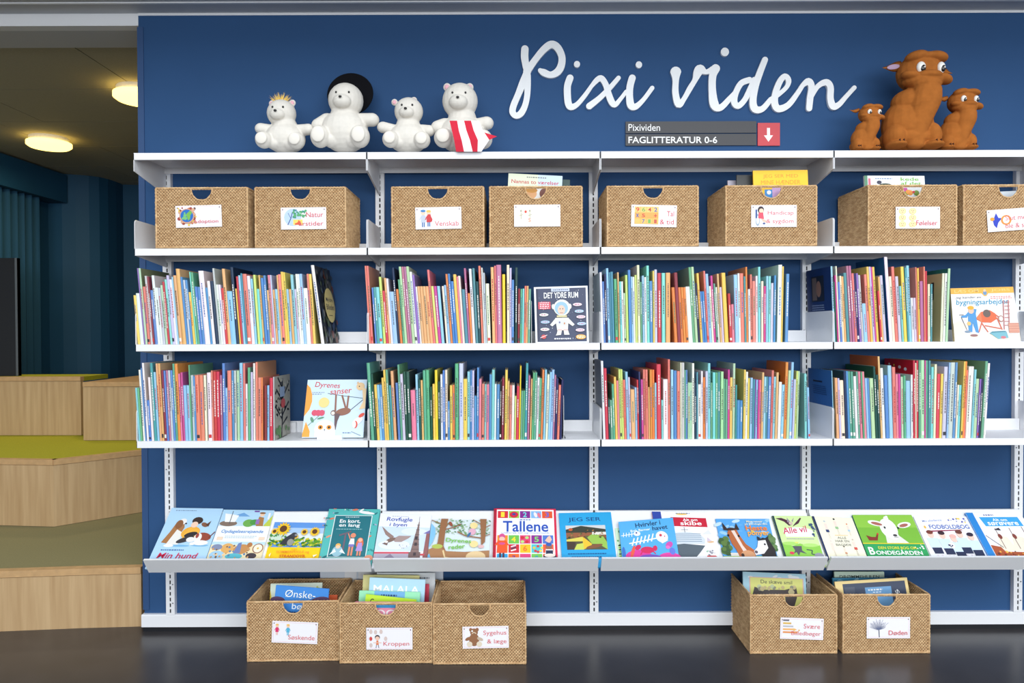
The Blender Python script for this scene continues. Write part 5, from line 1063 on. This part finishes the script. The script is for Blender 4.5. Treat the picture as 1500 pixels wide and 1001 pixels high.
def d_rear(A):
    A.rect(0,-.1,1,1,(240,236,212)); A.rect(0,-.1,.05,1,(26,44,90)); ln=(206,190,180)
    def fig(x,y,h,hair,cl):
        A.line([(x-.02*h,y),(x-.01*h,y+.4*h)],.02*h,ln); A.line([(x+.04*h,y),(x+.02*h,y+.4*h)],.02*h,ln); A.poly([(x-.07*h,y+.38*h),(x+.07*h,y+.38*h),(x+.08*h,y+.8*h),(x-.08*h,y+.8*h)],(236,216,204)); A.ell(x,y+.92*h,.06*h,.06*h,hair)
        if cl: A.rect(x-.09*h,y+.34*h,x+.09*h,y+.48*h,cl)
    fig(.26,.46,.46,(190,196,200),(40,60,110)); fig(.52,.56,.42,(40,36,44),(150,190,140)); fig(.80,.54,.32,(220,110,70),(170,200,220)); fig(.24,.02,.42,(226,214,206),None); fig(.52,.0,.30,(60,40,36),(206,150,120)); fig(.80,.06,.42,(206,190,180),(206,80,70))
    A.text('ALLE',.44,.46,.22,.055,(120,116,120),.0); A.text('HAR EN',.36,.38,.34,.055,(120,116,120),.0); A.text('BAGSIDE',.34,.29,.38,.055,(120,116,120),.0); A.dashes(.4,.54,.72,.014,(236,190,120),3)
disp('cream picture book with small drawn people and text Alle har en bagside', [(1189.4,756.4),(1248,759.3),(1271,818.4),(1212,818.7)], .008, (238,232,206), d_rear, spine=(26,44,90))
def d_farm(A):
    A.rect(0,-.1,1,1,(120,180,60)); A.rect(0,.7,1,1,(140,194,70)); A.rect(0,.325,1,.345,(226,200,40)); A.rect(0,-.1,1,.325,(44,156,90))
    W=(236,236,230); A.poly([(.40,.345),(.76,.345),(.64,.52),(.62,.72),(.42,.72),(.42,.5)],(222,222,212)); A.ell(.52,.68,.14,.18,W); A.ell(.55,.56,.09,.11,(240,240,236)); A.ell(.34,.80,.13,.05,W,-12); A.ell(.80,.76,.12,.05,W,12); A.ell(.35,.79,.09,.028,(170,100,90),-14); A.ell(.79,.75,.08,.028,(170,100,90),14); A.ell(.46,.70,.016,.022,(40,36,40)); A.ell(.68,.69,.016,.022,(40,36,40)); A.ell(.58,.52,.035,.02,(60,56,60)); A.line([(.55,.48),(.62,.48)],.010,(90,80,84)); A.ell(.54,.91,.04,.04,(244,244,244)); A.ell(.56,.95,.02,.02,(244,244,244))
    A.poly([(.12,.40),(.26,.40),(.30,.52),(.29,.56),(.25,.48),(.18,.48),(.10,.52)],(130,50,40)); A.ell(.30,.55,.014,.02,(206,50,50))
    A.text('DEN STORE BOG OM',.22,.205,.62,.06,(236,226,60),.02); A.text('B',.05,.08,.09,.17,(246,246,246),.04); A.text('ONDEGÅRDEN',.155,.08,.75,.115,(246,246,246),.04); A.blobs(7,.82,.22,.96,.32,.012,[(244,244,244)],2)
disp('green book titled Bondegården with a white lamb photo', [(1248.4,754.6),(1335,754.6),(1363.6,819),(1272.4,818.3)], .011, (70,160,80), d_farm, spine=(50,110,120))
def d_ball(A):
    A.rect(0,-.1,1,1,(240,240,246)); A.text('Min allerførste',.12,.86,.36,.05,(110,130,190),.01,.1,4); A.text('FODBOLDBOG',.20,.70,.72,.10,(40,80,170),.03); A.poly([(.20,.66),(.76,.685),(.78,.665),(.22,.63)],(150,40,70)); A.blobs(14,.55,.84,.9,.95,.016,[(170,100,170),(240,210,90),(90,90,170)],3); A.ell(.12,.74,.02,.03,(236,190,80))
    for i,(x,y,hair) in enumerate(((.16,.3,(120,60,50)),(.36,.28,(60,40,50)),(.54,.2,(236,180,170)),(.68,.3,(110,64,54)),(.86,.24,(50,40,60)))):
        A.poly([(x-.09,y-.06),(x+.09,y-.06),(x+.1,y+.18),(x-.1,y+.18)],(206,226,240)); A.ell(x,y+.26,.055,.065,(238,200,184)); A.ell(x,y+.32,.06,.04,hair); A.poly([(x-.07,y-.18),(x+.09,y-.18),(x+.09,y-.04),(x-.08,y-.04)],(40,48,80)); A.line([(x-.03,y-.2),(x-.04,y-.28)],.03,(230,220,230)); A.line([(x+.05,y-.2),(x+.05,y-.28)],.03,(230,220,230)); A.ell(x,y-.3,.03,.015,(70,90,150))
    A.ell(.44,.3,.055,.055,(244,244,246)); A.blobs(6,.40,.26,.48,.34,.014,[(40,44,80)],4)
disp('white book titled Fodboldbog with a row of children', [(1338,757),(1418.5,757),(1449.3,819.3),(1366,819.3)], .006, (236,236,242), d_ball)
def d_pirate(A):
    A.rect(0,-.1,1,1,(242,240,242)); A.rect(0,-.1,.13,1,(40,130,206)); A.poly([(.20,.90),(.90,.90),(.92,.70),(.24,.70)],(60,160,222)); A.text('Alt om',.42,.81,.26,.06,(246,246,246),.03); A.text('sørøvere',.30,.715,.55,.08,(246,246,246),.03); A.dashes(.3,.93,.48,.03,(120,130,170),2)
    for x,y,w in ((.42,.22,.15),(.68,.22,.17),(.9,.25,.13)): A.poly([(x-w,y-.06),(x-w*.4,y+.3),(x+w*.6,y+.24),(x+w,y-.04)],(232,224,206)); A.line([(x-w*.3,y),(x-w*.3,y+.44)],.012,(120,90,80)); A.ell(x-w*.2,y+.26,.035,.05,(130,64,56))
    A.poly([(.14,.3),(.30,.26),(.34,.16),(1,.14),(1,-.1),(.14,-.1)],(170,84,50)); A.blobs(40,.2,-.02,1,.16,.018,[(226,150,60),(110,60,50),(206,60,50),(236,190,90)],5); A.poly([(.34,.62),(.44,.66),(.46,.60)],(40,40,60)); A.line([(.14,.5),(.34,.24)],.01,(110,100,110))
disp('white book titled Alt om sørøvere with a sailing ship and blue spine', [(1414,751.5),(1494,751),(1536,820),(1450.6,820)], .013, (238,238,242), d_pirate, spine=(40,130,206))

# ================================================================== BOOKS IN THE BASKETS
def inner(label, bk, tl, tr, yin, base, draw, deg=9, thick=.009, zfloor=None, bottom=None, down=None):
    """a book standing in basket bk; its cover passes through the two top corners; it goes down to the basket's base"""
    b0 = WL[BK[bk].name]; z0 = b0.z + .0065
    Lg = at_y(*tl, b0.y+yin).z - z0; deg = min(deg, math.degrees(math.atan2(max(.0, yin-.016), Lg)))
    n = Vector((0, -math.cos(math.radians(deg)), math.sin(math.radians(deg))))
    a, c = at_y(*tl, b0.y+yin), at_y(*tr, b0.y+yin); p0 = (a+c)/2
    a, c = at_plane(*tl, p0, n), at_plane(*tr, p0, n)
    u = (c-a).normalized(); dn = n.cross(u).normalized(); dn = dn if dn.z < 0 else -dn
    L = down or (min(a.z, c.z)-z0)/-dn.z*.985
    nn = n; bl, br = a + dn*L, c + dn*L
    if down is None:                                     # tilted book: stand it on its lower corner
        low = min(bl.z, br.z)
        if low < z0: k = (z0-low)/-dn.z; bl -= dn*k; br -= dn*k
    t = thing('basket_book', label, 'book', (bl+br)/2, 'books in the baskets')
    q = -nn*thick; cl = lin(base); cc = .0012
    m = MB(); m.hexa([p-nn*cc for p in (bl,br,c,a)], [bl,br,c,a], cl); m.hexa([p+q for p in (bl,br,c,a)], [p+q+nn*cc for p in (bl,br,c,a)], cl)
    e = u*.002; m.hexa([p+q+nn*cc for p in (bl, bl+e, a+e, a)], [p-nn*cc for p in (bl, bl+e, a+e, a)], cl); m.build('cover', mat_print(), t)
    hh = -dn*.003; P4 = [bl+e*1.1+hh, br-u*.003+hh, c-u*.003-hh, a+e*1.1-hh]
    m = MB(); m.hexa([p+q+nn*cc*1.05 for p in P4], [p-nn*cc*1.05 for p in P4]); m.build('page_block', PAPER, t)
    if draw: A = Art(bl, br, c, a); draw(A); A.finish(t, 'cover_picture', 'title')
    return t
def blank(A): pass
def d_nanna(A):
    A.rect(0,0,1,1,(214,222,196)); A.rect(.55,0,1,1,(196,216,232)); A.text('Nannas to værelser',.06,.862,.88,.055,(190,36,60),.02); A.dashes(.34,.95,.7,.015,(120,120,120),1); A.rect(.3,.5,.85,.83,(232,230,226)); A.ell(.44,.72,.1,.1,(226,170,120)); A.ell(.44,.77,.11,.05,(200,140,60)); A.ell(.68,.73,.09,.1,(120,70,60))
inner('pale book titled Nannas to værelser in the sketch-card basket', 4, (745,254), (824,258), .05, (224,226,210), d_nanna, 6)
inner('dark green book behind the pale one in the sketch-card basket', 4, (800,262), (835,263.5), .09, (60,84,80), None, 6)
def d_yellow(A):
    A.text('JEG SER MED',.18,.885,.64,.06,(222,140,40),.0); A.text('MINE HÆNDER',.14,.81,.72,.055,(222,140,40),.0); A.rect(.2,.45,.36,.74,(60,140,206)); A.rect(.34,.45,.56,.79,(206,170,214)); A.ell(.28,.70,.04,.04,(236,240,246))
inner('bright yellow book titled Jeg ser med in the Handicap basket', 6, (1103,250), (1183,249), .05, (250,196,40), d_yellow, 4)
inner('dark picture book beside the yellow book in the Handicap basket', 6, (1079,256.5), (1130,256.5), .085, (64,66,66), None, 4)
inner('white and purple book at the left of the Handicap basket', 6, (1066,264.5), (1100,264.5), .12, (206,200,214), None, 4)
def d_kede(A):
    A.rect(0,0,1,1,(226,230,232)); A.rect(0,0,.05,1,(90,140,110)); A.text('kede',.60,.925,.30,.05,(120,176,60),.03); A.text('af det',.60,.862,.34,.052,(120,176,60),.03); A.rect(.06,.7,.1,.96,(206,110,130)); A.dashes(.18,.95,.46,.012,(90,120,170),3); A.ell(.34,.86,.10,.03,(60,70,50)); A.rect(.60,.5,.70,.82,(206,80,160)); A.blobs(16,.45,.6,.86,.76,.04,[(206,60,70),(230,150,70),(120,150,60)],3); A.ell(.24,.90,.04,.03,(60,60,80))
inner('white book with green words kede af det in the Følelser basket', 7, (1266,257.4), (1354,257.8), .06, (222,226,228), d_kede, 8)
inner('pale book low inside the basket at the right picture edge', 8, (1461,281), (1500,279), .08, (214,222,230), None, 8)
def d_back(A): A.rect(0,0,1,1,(226,240,222)); A.poly([(0,0),(0,.9),(.1,.5)],(240,210,60)); A.blobs(6,.7,.86,.96,.94,.03,[(206,214,90)],2)
inner('pale green book at the back of the Søskende basket', 11, (396.5,855.5), (471.8,854), .17, (226,240,226), d_back, 14)
inner('orange book at the right inside the Søskende basket', 11, (440,873), (494,872), .11, (206,90,50), None, 14, down=.17)
def d_wish(A):
    A.text('Ønske-',.185,.835,.58,.11,(40,60,110),.03,.05,0); A.text('Ønske-',.19,.838,.57,.108,(232,242,250),.0,.05,0); A.text('børn',.34,.66,.36,.10,(232,242,250),.01); A.dashes(.30,.61,.64,.015,(40,50,90),2); A.ell(.06,.78,.14,.07,(84,60,90)); A.ell(.84,.80,.2,.09,(84,60,90),15)
inner('bright blue book titled Ønskebørn in the Søskende basket', 11, (404.3,857.8), (481.9,863.4), .055, (64,136,214), d_wish, 16)
inner('large white book at the back of the Kroppen basket', 12, (552,839.6), (637.4,839.6), .215, (226,232,236), lambda A: A.dashes(.72,.91,.9,.025,(110,120,130),2), 6)
inner('pale yellow book near the back of the Kroppen basket', 12, (532,842.6), (614.4,843.7), .185, (238,230,160), None, 8)
inner('crimson book at the right of the Kroppen basket', 12, (590,856), (628.5,856.4), .165, (196,60,84), None, 8)
inner('light blue book with large white capitals in the Kroppen basket', 12, (541.7,846.5), (623,849.8), .13, (176,214,236), lambda A: (A.text('MALALA',.08,.80,.82,.10,(246,248,250),.02,.0,0), A.rect(.0,.4,.2,.78,(206,60,80))), 10)
inner('mint green book in the middle of the Kroppen basket', 12, (526.4,865.6), (615.6,868), .1, (150,222,180), lambda A: (A.rect(.25,.76,.75,1.0,(110,170,220)), A.dashes(.36,.92,.62,.03,(40,70,120),1), A.dashes(.32,.85,.68,.03,(40,70,120),2)), 12)
inner('lime green book in front of the mint one in the Kroppen basket', 12, (536,871), (610,879), .066, (186,224,50), lambda A: (A.text('C',.10,.84,.07,.10,(30,50,40),.03), A.dashes(.74,.88,.95,.035,(60,90,50),2)), 12)
inner('pink book at the front of the Kroppen basket', 12, (520,882.5), (609,882.8), .032, (236,150,176), lambda A: (A.rect(.30,.90,.72,.985,(60,150,206)), A.text('OGI',.34,.74,.36,.13,(246,236,240),.03)), 8)
def d_smile(A):
    A.rect(0,0,1,1,(170,212,230)); A.blobs(8,.1,.9,.9,.98,.06,[(226,236,240)],2,.4); A.rect(.10,.0,.96,.93,(226,176,170)); A.rect(.115,.0,.945,.92,(226,226,130)); A.text('De skæve smil',.28,.835,.50,.055,(60,70,60),.01)
    A.poly([(.14,.64),(.18,.78),(.30,.74),(.66,.75),(.84,.80),(.86,.68),(.80,.5),(.74,.3),(.68,.3),(.66,.64),(.4,.66),(.34,.3),(.28,.3)],(84,76,76)); A.blobs(16,.24,.75,.84,.80,.03,[(206,190,140),(196,206,160),(150,150,130)],4); A.ell(.76,.72,.05,.04,(206,196,150))
inner('light blue book titled De skæve smil in the Svære Billedbøger basket', 14, (1088,837.8), (1180,841.6), .15, (170,212,230), d_smile, 13)
inner('pale green book titled Drømmehulen at the back of the Døden basket', 15, (1222,838), (1295,838), .2, (206,226,206), lambda A: A.text('DRØMMEHULEN',.10,.895,.80,.05,(60,76,70),.02), 8)
inner('teal book in the middle of the Døden basket', 15, (1219.5,847.4), (1300,846.8), .165, (60,140,180), lambda A: A.blobs(8,.1,.85,.9,.98,.06,[(150,200,220)],3,.4), 10)
def d_sib(A):
    A.rect(0,0,1,1,(240,214,150)); A.rect(.10,0,.96,.955,(64,74,96)); A.rect(.12,.3,.26,.9,(84,92,110)); A.rect(.40,.2,.76,.88,(110,160,206)); A.dashes(.44,.825,.64,.025,(230,236,240),1); A.dashes(.50,.79,.62,.015,(220,230,240),2); A.text('SI',.80,.80,.09,.06,(236,238,240),.02,.0,-60); A.rect(.36,.0,.8,.28,(120,170,214)); A.dashes(.38,.73,.74,.035,(236,240,244),4)
inner('dark blue book with cream border tilted in the Døden basket', 15, (1222.6,852.7), (1328.4,846.3), .11, (240,214,150), d_sib, 14)

# ================================================================== PLUSH TOYS
def fuse(mb, name, voxel, material, parent, smooth_it=6):
    """melt the overlapping ellipsoids of one body into one soft surface"""
    me = mb.mesh('tmp', material); o = bpy.data.objects.new('tmp', me); COL.objects.link(o)
    m = o.modifiers.new('r', 'REMESH'); m.mode = 'VOXEL'; m.voxel_size = voxel
    s = o.modifiers.new('s', 'SMOOTH'); s.factor = .5; s.iterations = smooth_it
    dg = bpy.context.evaluated_depsgraph_get(); nm = bpy.data.meshes.new_from_object(o.evaluated_get(dg)); nm.name = name
    bpy.data.objects.remove(o); bpy.data.meshes.remove(me)
    nm.materials.clear(); nm.materials.append(material)
    nm.polygons.foreach_set('use_smooth', [True]*len(nm.polygons))
    loc = wloc(parent); nm.transform(Matrix.Translation(-loc))
    ob = bpy.data.objects.new(name, nm); COL.objects.link(ob); ob.parent = parent; WL[ob.name] = loc
    return ob
FURW = mat('white_plush', (226, 221, 212), 0.95, bump=(700, .5), vary=(60, .03), spec=.1)
FURB = mat('brown_plush', (164, 98, 44), 0.95, bump=(700, .5), vary=(40, .10), spec=.1)
PINKF = mat('pink_felt', (232, 176, 188), 0.9); BEAD = mat('black_bead', (16, 16, 18), 0.2); HATM = mat('black_felt', (18, 18, 22), 0.95, spec=.1)
S = 2.92/F                      # metres per pixel where the toys sit
YT = -0.17
def tp(px, py, y=YT): return at_y(px, py, y)
def white_toy(label, head, hr, body, br, arms, feet, fr, ears, extra=None):
    zb = ZS[0]
    t = thing('plush_toy', label, 'plush toy', (tp(*body).x, YT, zb), 'white plush toys')
    def E(mb, px, py, rx, rz, ry=None, dy=0.0, R=None):
        p = tp(px, py, YT); p.y += dy; p.z = max(p.z, zb + rz*S*(.86 if R is None else .4)); mb.ell(p, (rx*S, (ry or rx)*S, rz*S), R=R)
    m = MB()
    E(m, *body, br[0]*.86, br[1], br[0]*.75); E(m, body[0], (body[1]+head[1])/2+2, br[0]*.52, br[1]*.8, br[0]*.5)
    E(m, *head, hr[0], hr[1], hr[0]*.92, -.004)
    E(m, head[0]-1, head[1]+hr[1]*.28, hr[0]*.52, hr[1]*.40, hr[0]*.45, -.8*hr[0]*S)      # muzzle
    for (ax, ay), s in zip(arms, (-1, 1)):
        sx, sy = body[0]+s*br[0]*.62, body[1]-br[1]*.55
        for k in range(5):
            q = k/4; E(m, sx+(ax-sx)*q, sy+(ay-sy)*q, br[0]*.26+(1-q)*2, br[0]*.24, br[0]*.27, -.012*q)
    for fx, fy in feet:
        E(m, fx, fy, fr[0], fr[1], fr[0]*1.1, -.06); E(m, (fx+body[0])/2, fy+2, fr[0]*1.0, fr[1]*.75, fr[0]*1.1, -.03)
    for ex, ey, er in ears: E(m, ex, ey, er, er*1.05, er*.55, .0)
    fuse(m, 'body', .0028, FURW, t)
    for ex, ey, er in ears:
        m = MB(); E(m, ex, ey+.4, er*.6, er*.62, er*.3, -er*.42*S); m.smooth = True; m.build('ear_lining', PINKF, t)
    for s in (-1, 1):
        m = MB(); p = tp(head[0]+s*hr[0]*.36, head[1]-hr[1]*.22); p.y += -.004-hr[0]*S*.84; m.ell(p, (.0042,.0035,.0046), 10, 6); m.smooth = True; m.build('eye', BEAD, t)
    m = MB(); p = tp(head[0]-1, head[1]+hr[1]*.16); p.y += -.005-hr[0]*S*1.24; m.ell(p, (.0065,.004,.0045), 12, 6); m.smooth = True; m.build('nose', BEAD, t)
    for fx, fy in feet:
        m = MB(); E(m, fx, fy, fr[0]*.7, fr[1]*.7, fr[0]*.2, -.06-fr[0]*1.0*S); m.smooth = True; m.build('foot_pad', mat('cream_felt', (232,226,216), .95), t)
    if extra: extra(t)
    return t
def tuft(t):
    R = random.Random(3); base = tp(411, 150); m = MB()
    for k in range(70):
        a = R.uniform(-1.1, 1.1); L = R.uniform(10, 17)*S; y0 = R.uniform(-.012, .012); x0 = a*6*S
        d = Vector((math.sin(a)*L*.8, R.uniform(-.4,.4)*L, math.cos(a)*L)); p = base + Vector((x0, y0, -.002))
        m.add([p+Vector((-.002,0,0)), p+Vector((.002,0,0)), p+d], [[0,1,2]]); m.add([p+Vector((0,-.0012,0)), p+Vector((0,.0012,0)), p+d], [[0,1,2]])
    tag(m.build('hair_tuft', mat('yellow_hair', (250,214,110), .8), t), 'yellow hair tuft', kind='stuff')
def hat(t):
    c = tp(513, 138, YT+.065); m = MB(); Rm = Matrix.Rotation(math.radians(78), 3, 'X')
    prof = [(34*S,-.003),(34.5*S,0),(34*S,.003),(19*S,.006),(18*S,.030),(15*S,.038),(.004,.04)]
    m.lathe([(.004,-.003)]+prof, (0,0,0), 40); m.v = [c + Rm @ Vector((p.x, p.y, -p.z)) for p in m.v]; m.smooth = False
    tag(m.build('hat', HATM, t), 'round black felt hat')
def cloth(t):
    P = lambda x, y, dy: tp(360+x/3.947, 90+y/3.947, YT+dy)
    rows = [([1178,1222,1262,1302,1345], 343, -.112), ([1192,1232,1276,1318,1372], 400, -.128), ([1205,1248,1296,1342,1408], 455, -.134), ([1216,1262,1312,1340,1362], 522, -.128)]
    for i in range(4):
        m = MB(); L = [P(r[0][i], r[1], r[2]) for r in rows]; Rr = [P(r[0][i+1], r[1], r[2]) for r in rows]
        for a, b_, c_, d_ in zip(L, Rr, Rr[1:], L[1:]):
            q = Vector((0,.002,0)); m.hexa([a, b_, c_, d_], [p+q for p in (a, b_, c_, d_)])
        tag(m.build('apron_stripe', mat('cloth_red', (206,36,60), .9) if i % 2 == 0 else mat('cloth_white', (240,236,238), .9), t), 'red cloth stripe' if i % 2 == 0 else 'white cloth stripe')
    m = MB(); a, b_, c_ = P(1345,400,-.124), P(1452,434,-.12), P(1380,465,-.13); m.hexa([a,b_,c_,c_], [p+Vector((0,.002,0)) for p in (a,b_,c_,c_)]); m.build('apron_corner', mat('cloth_red', (206,36,60)), t)
white_toy('white plush toy with a yellow hair tuft on the top shelf', (413,167), (21,20), (418,203), (34,22), [(384,190),(453,191)], [(394,211),(441,212)], (12,12), [(398.5,152,5),(428.5,151,5)], tuft)
white_toy('white plush toy wearing a round black hat', (507,148), (25.5,25), (505,193), (40,31), [(468,185),(546,177)], [(475,206),(532,206)], (14,16), [], hat)
white_toy('smallest white plush toy with pink ears beside the hat one', (599,164), (21,20), (598,203), (34,22), [(562,188),(629,193)], [(576,210),(621,211)], (12,12), [(578,150,5),(606.5,147,5)])
white_toy('white plush toy wearing a red and white striped cloth', (674,149), (26,26), (677,198), (40,27), [(642,188),(713,182)], [(652,208),(708,210)], (14,14), [(655,128,6),(688,128,6)], cloth)

def brown_toy(label, box, ears, turn=0.0):
    """box: x0, x1, y0 (top) in pixels of the photograph; the figure below was measured on the large one (395..905 x 110..895)"""
    x0, x1, y0 = box; y1 = 222.0; kx = (x1-x0)/510.0; ky = (y1-y0)/785.0
    cx = (x0+x1)/2; t = thing('plush_toy', label, 'plush toy', (tp(cx, y1).x, YT, ZS[0]), 'brown plush toys')
    X = lambda x: x0+(x-395)*kx
    Yp = lambda y: y0+(y-110)*ky
    def E(mb, x, y, rx, rz, ry, dy=0.0, rot=0.0):
        p = tp(X(x), Yp(y)); p.y += dy*kx*S; rr = (rx*kx*S, ry*kx*S, rz*ky*S); p.z = max(p.z, ZS[0]+rr[2]*.9)
        mb.ell(p, rr, R=Matrix.Rotation(math.radians(rot), 3, 'Y') if rot else None)
    m = MB()
    E(m, 605,690,200,210,170); E(m, 610,800,215,105,190, 20); E(m, 655,510,186,118,140, -20)
    E(m, 703,265,178,152,150, 0); E(m, 640,155,90,45,80,-70,-12); E(m, 800,160,90,45,80,-70,10); E(m, 735,158,110,38,80,-70)
    E(m, 700,352,168,62,120,-60); E(m, 580,318,78,38,66,-100,8); E(m, 842,342,68,40,66,-100,22); E(m, 710,322,110,42,86,-112); E(m, 705,385,120,50,100,-90)
    for x, y, rx in catmull([(705,440,112),(690,520,122),(662,620,104),(636,720,84),(618,800,72),(610,868,70)], 4): E(m, x, y, rx, 70 if y < 830 else 36, rx*.8, -110)
    E(m, 470,800,85,100,110,-60); E(m, 755,790,80,110,110,-60); E(m, 455,872,75,30,110,-110); E(m, 745,872,80,32,110,-110)
    E(m, 860,840,60,50,90,120)
    fuse(m, 'body', .0024, FURB, t, 6)
    for (ax, ay), (bx, by), w, inside in ears:
        a, b_ = tp(ax, ay, YT+.005), tp(bx, by, YT+.0); d = b_-a; up = Vector((0,0,1)).cross(Vector((0,1,0))); nrm = Vector((-d.z,0,d.x)).normalized()
        m = MB(); rings = []
        for k in range(7):
            q = k/6; ww = w*S*(math.sin(math.pi*min(1, q*.75+.25))*.9+.12)*(1-.6*q*q); p = a.lerp(b_, q) + nrm*(-.006*math.sin(math.pi*q)*(1 if d.x > 0 else -1))
            rings.append([p+nrm*ww, p+Vector((0,-.006*(1-q*.7),0)), p-nrm*ww, p+Vector((0,.006*(1-q*.7),0))])
        m.loft(rings); m.smooth = True; e = m.build('ear', FURB, t)
        if inside:
            m = MB(); p = a.lerp(b_, .48) + nrm*(-.005*(1 if d.x > 0 else -1)); p.y -= .0062; ang = math.atan2(d.z, d.x)
            m.ell(p, (d.length*.34, .002, w*S*.5), 14, 6, R=Matrix.Rotation(-ang, 3, 'Y')); m.smooth = True; m.build('ear_lining', mat('lilac_felt', (176,150,176), .95), e)
    for ex, ey, s in ((645,262,1.0),(804,264,.88)):
        m = MB(); E(m, ex, ey, 36*s, 46, 26, -132); m.smooth = True; e = m.build('eye', mat('eye_white', (238,236,230), .3), t)
        m = MB(); E(m, ex+6, ey+10, 23*s, 28, 14, -148); m.smooth = True; m.build('pupil', BEAD, e)
        m = MB(); E(m, ex+12, ey+6, 6, 7, 5, -162); m.build('eye_glint', mat('eye_white', (238,236,230)), e)  # painted glint: a white bead shaped as the highlight on the pupil
    for (px, py) in ((438,858),(470,858),(728,858),(762,858)):
        m = MB(); p = tp(X(px), Yp(py)); p.y += -214*kx*S; p.z = max(p.z, ZS[0]+.004); m.box(p.x-.0006, p.x+.0006, p.y, p.y+.012, p.z-.004, p.z+.006); m.build('toe_seam', mat('dark_thread', (90,50,26), .9), t)
    return t
CB = lambda x, y: (1220+x/5.5625, 60+y/5.5625)
brown_toy('large brown plush creature with drooping snout on the top shelf', (1291,1382.7,79.8), [(CB(560,195),CB(405,218),7.5,True),(CB(880,215),CB(972,265),5,False)])
brown_toy('smallest brown plush creature left of the large brown one', (1246,1291.5,154.4), [(CB(215,560),CB(137,562),3,False)])
brown_toy('medium brown plush creature right of the large brown one', (1374,1432,132.5), [(CB(935,465),CB(855,460),4,False),(CB(1150,450),CB(1198,475),4,True)])
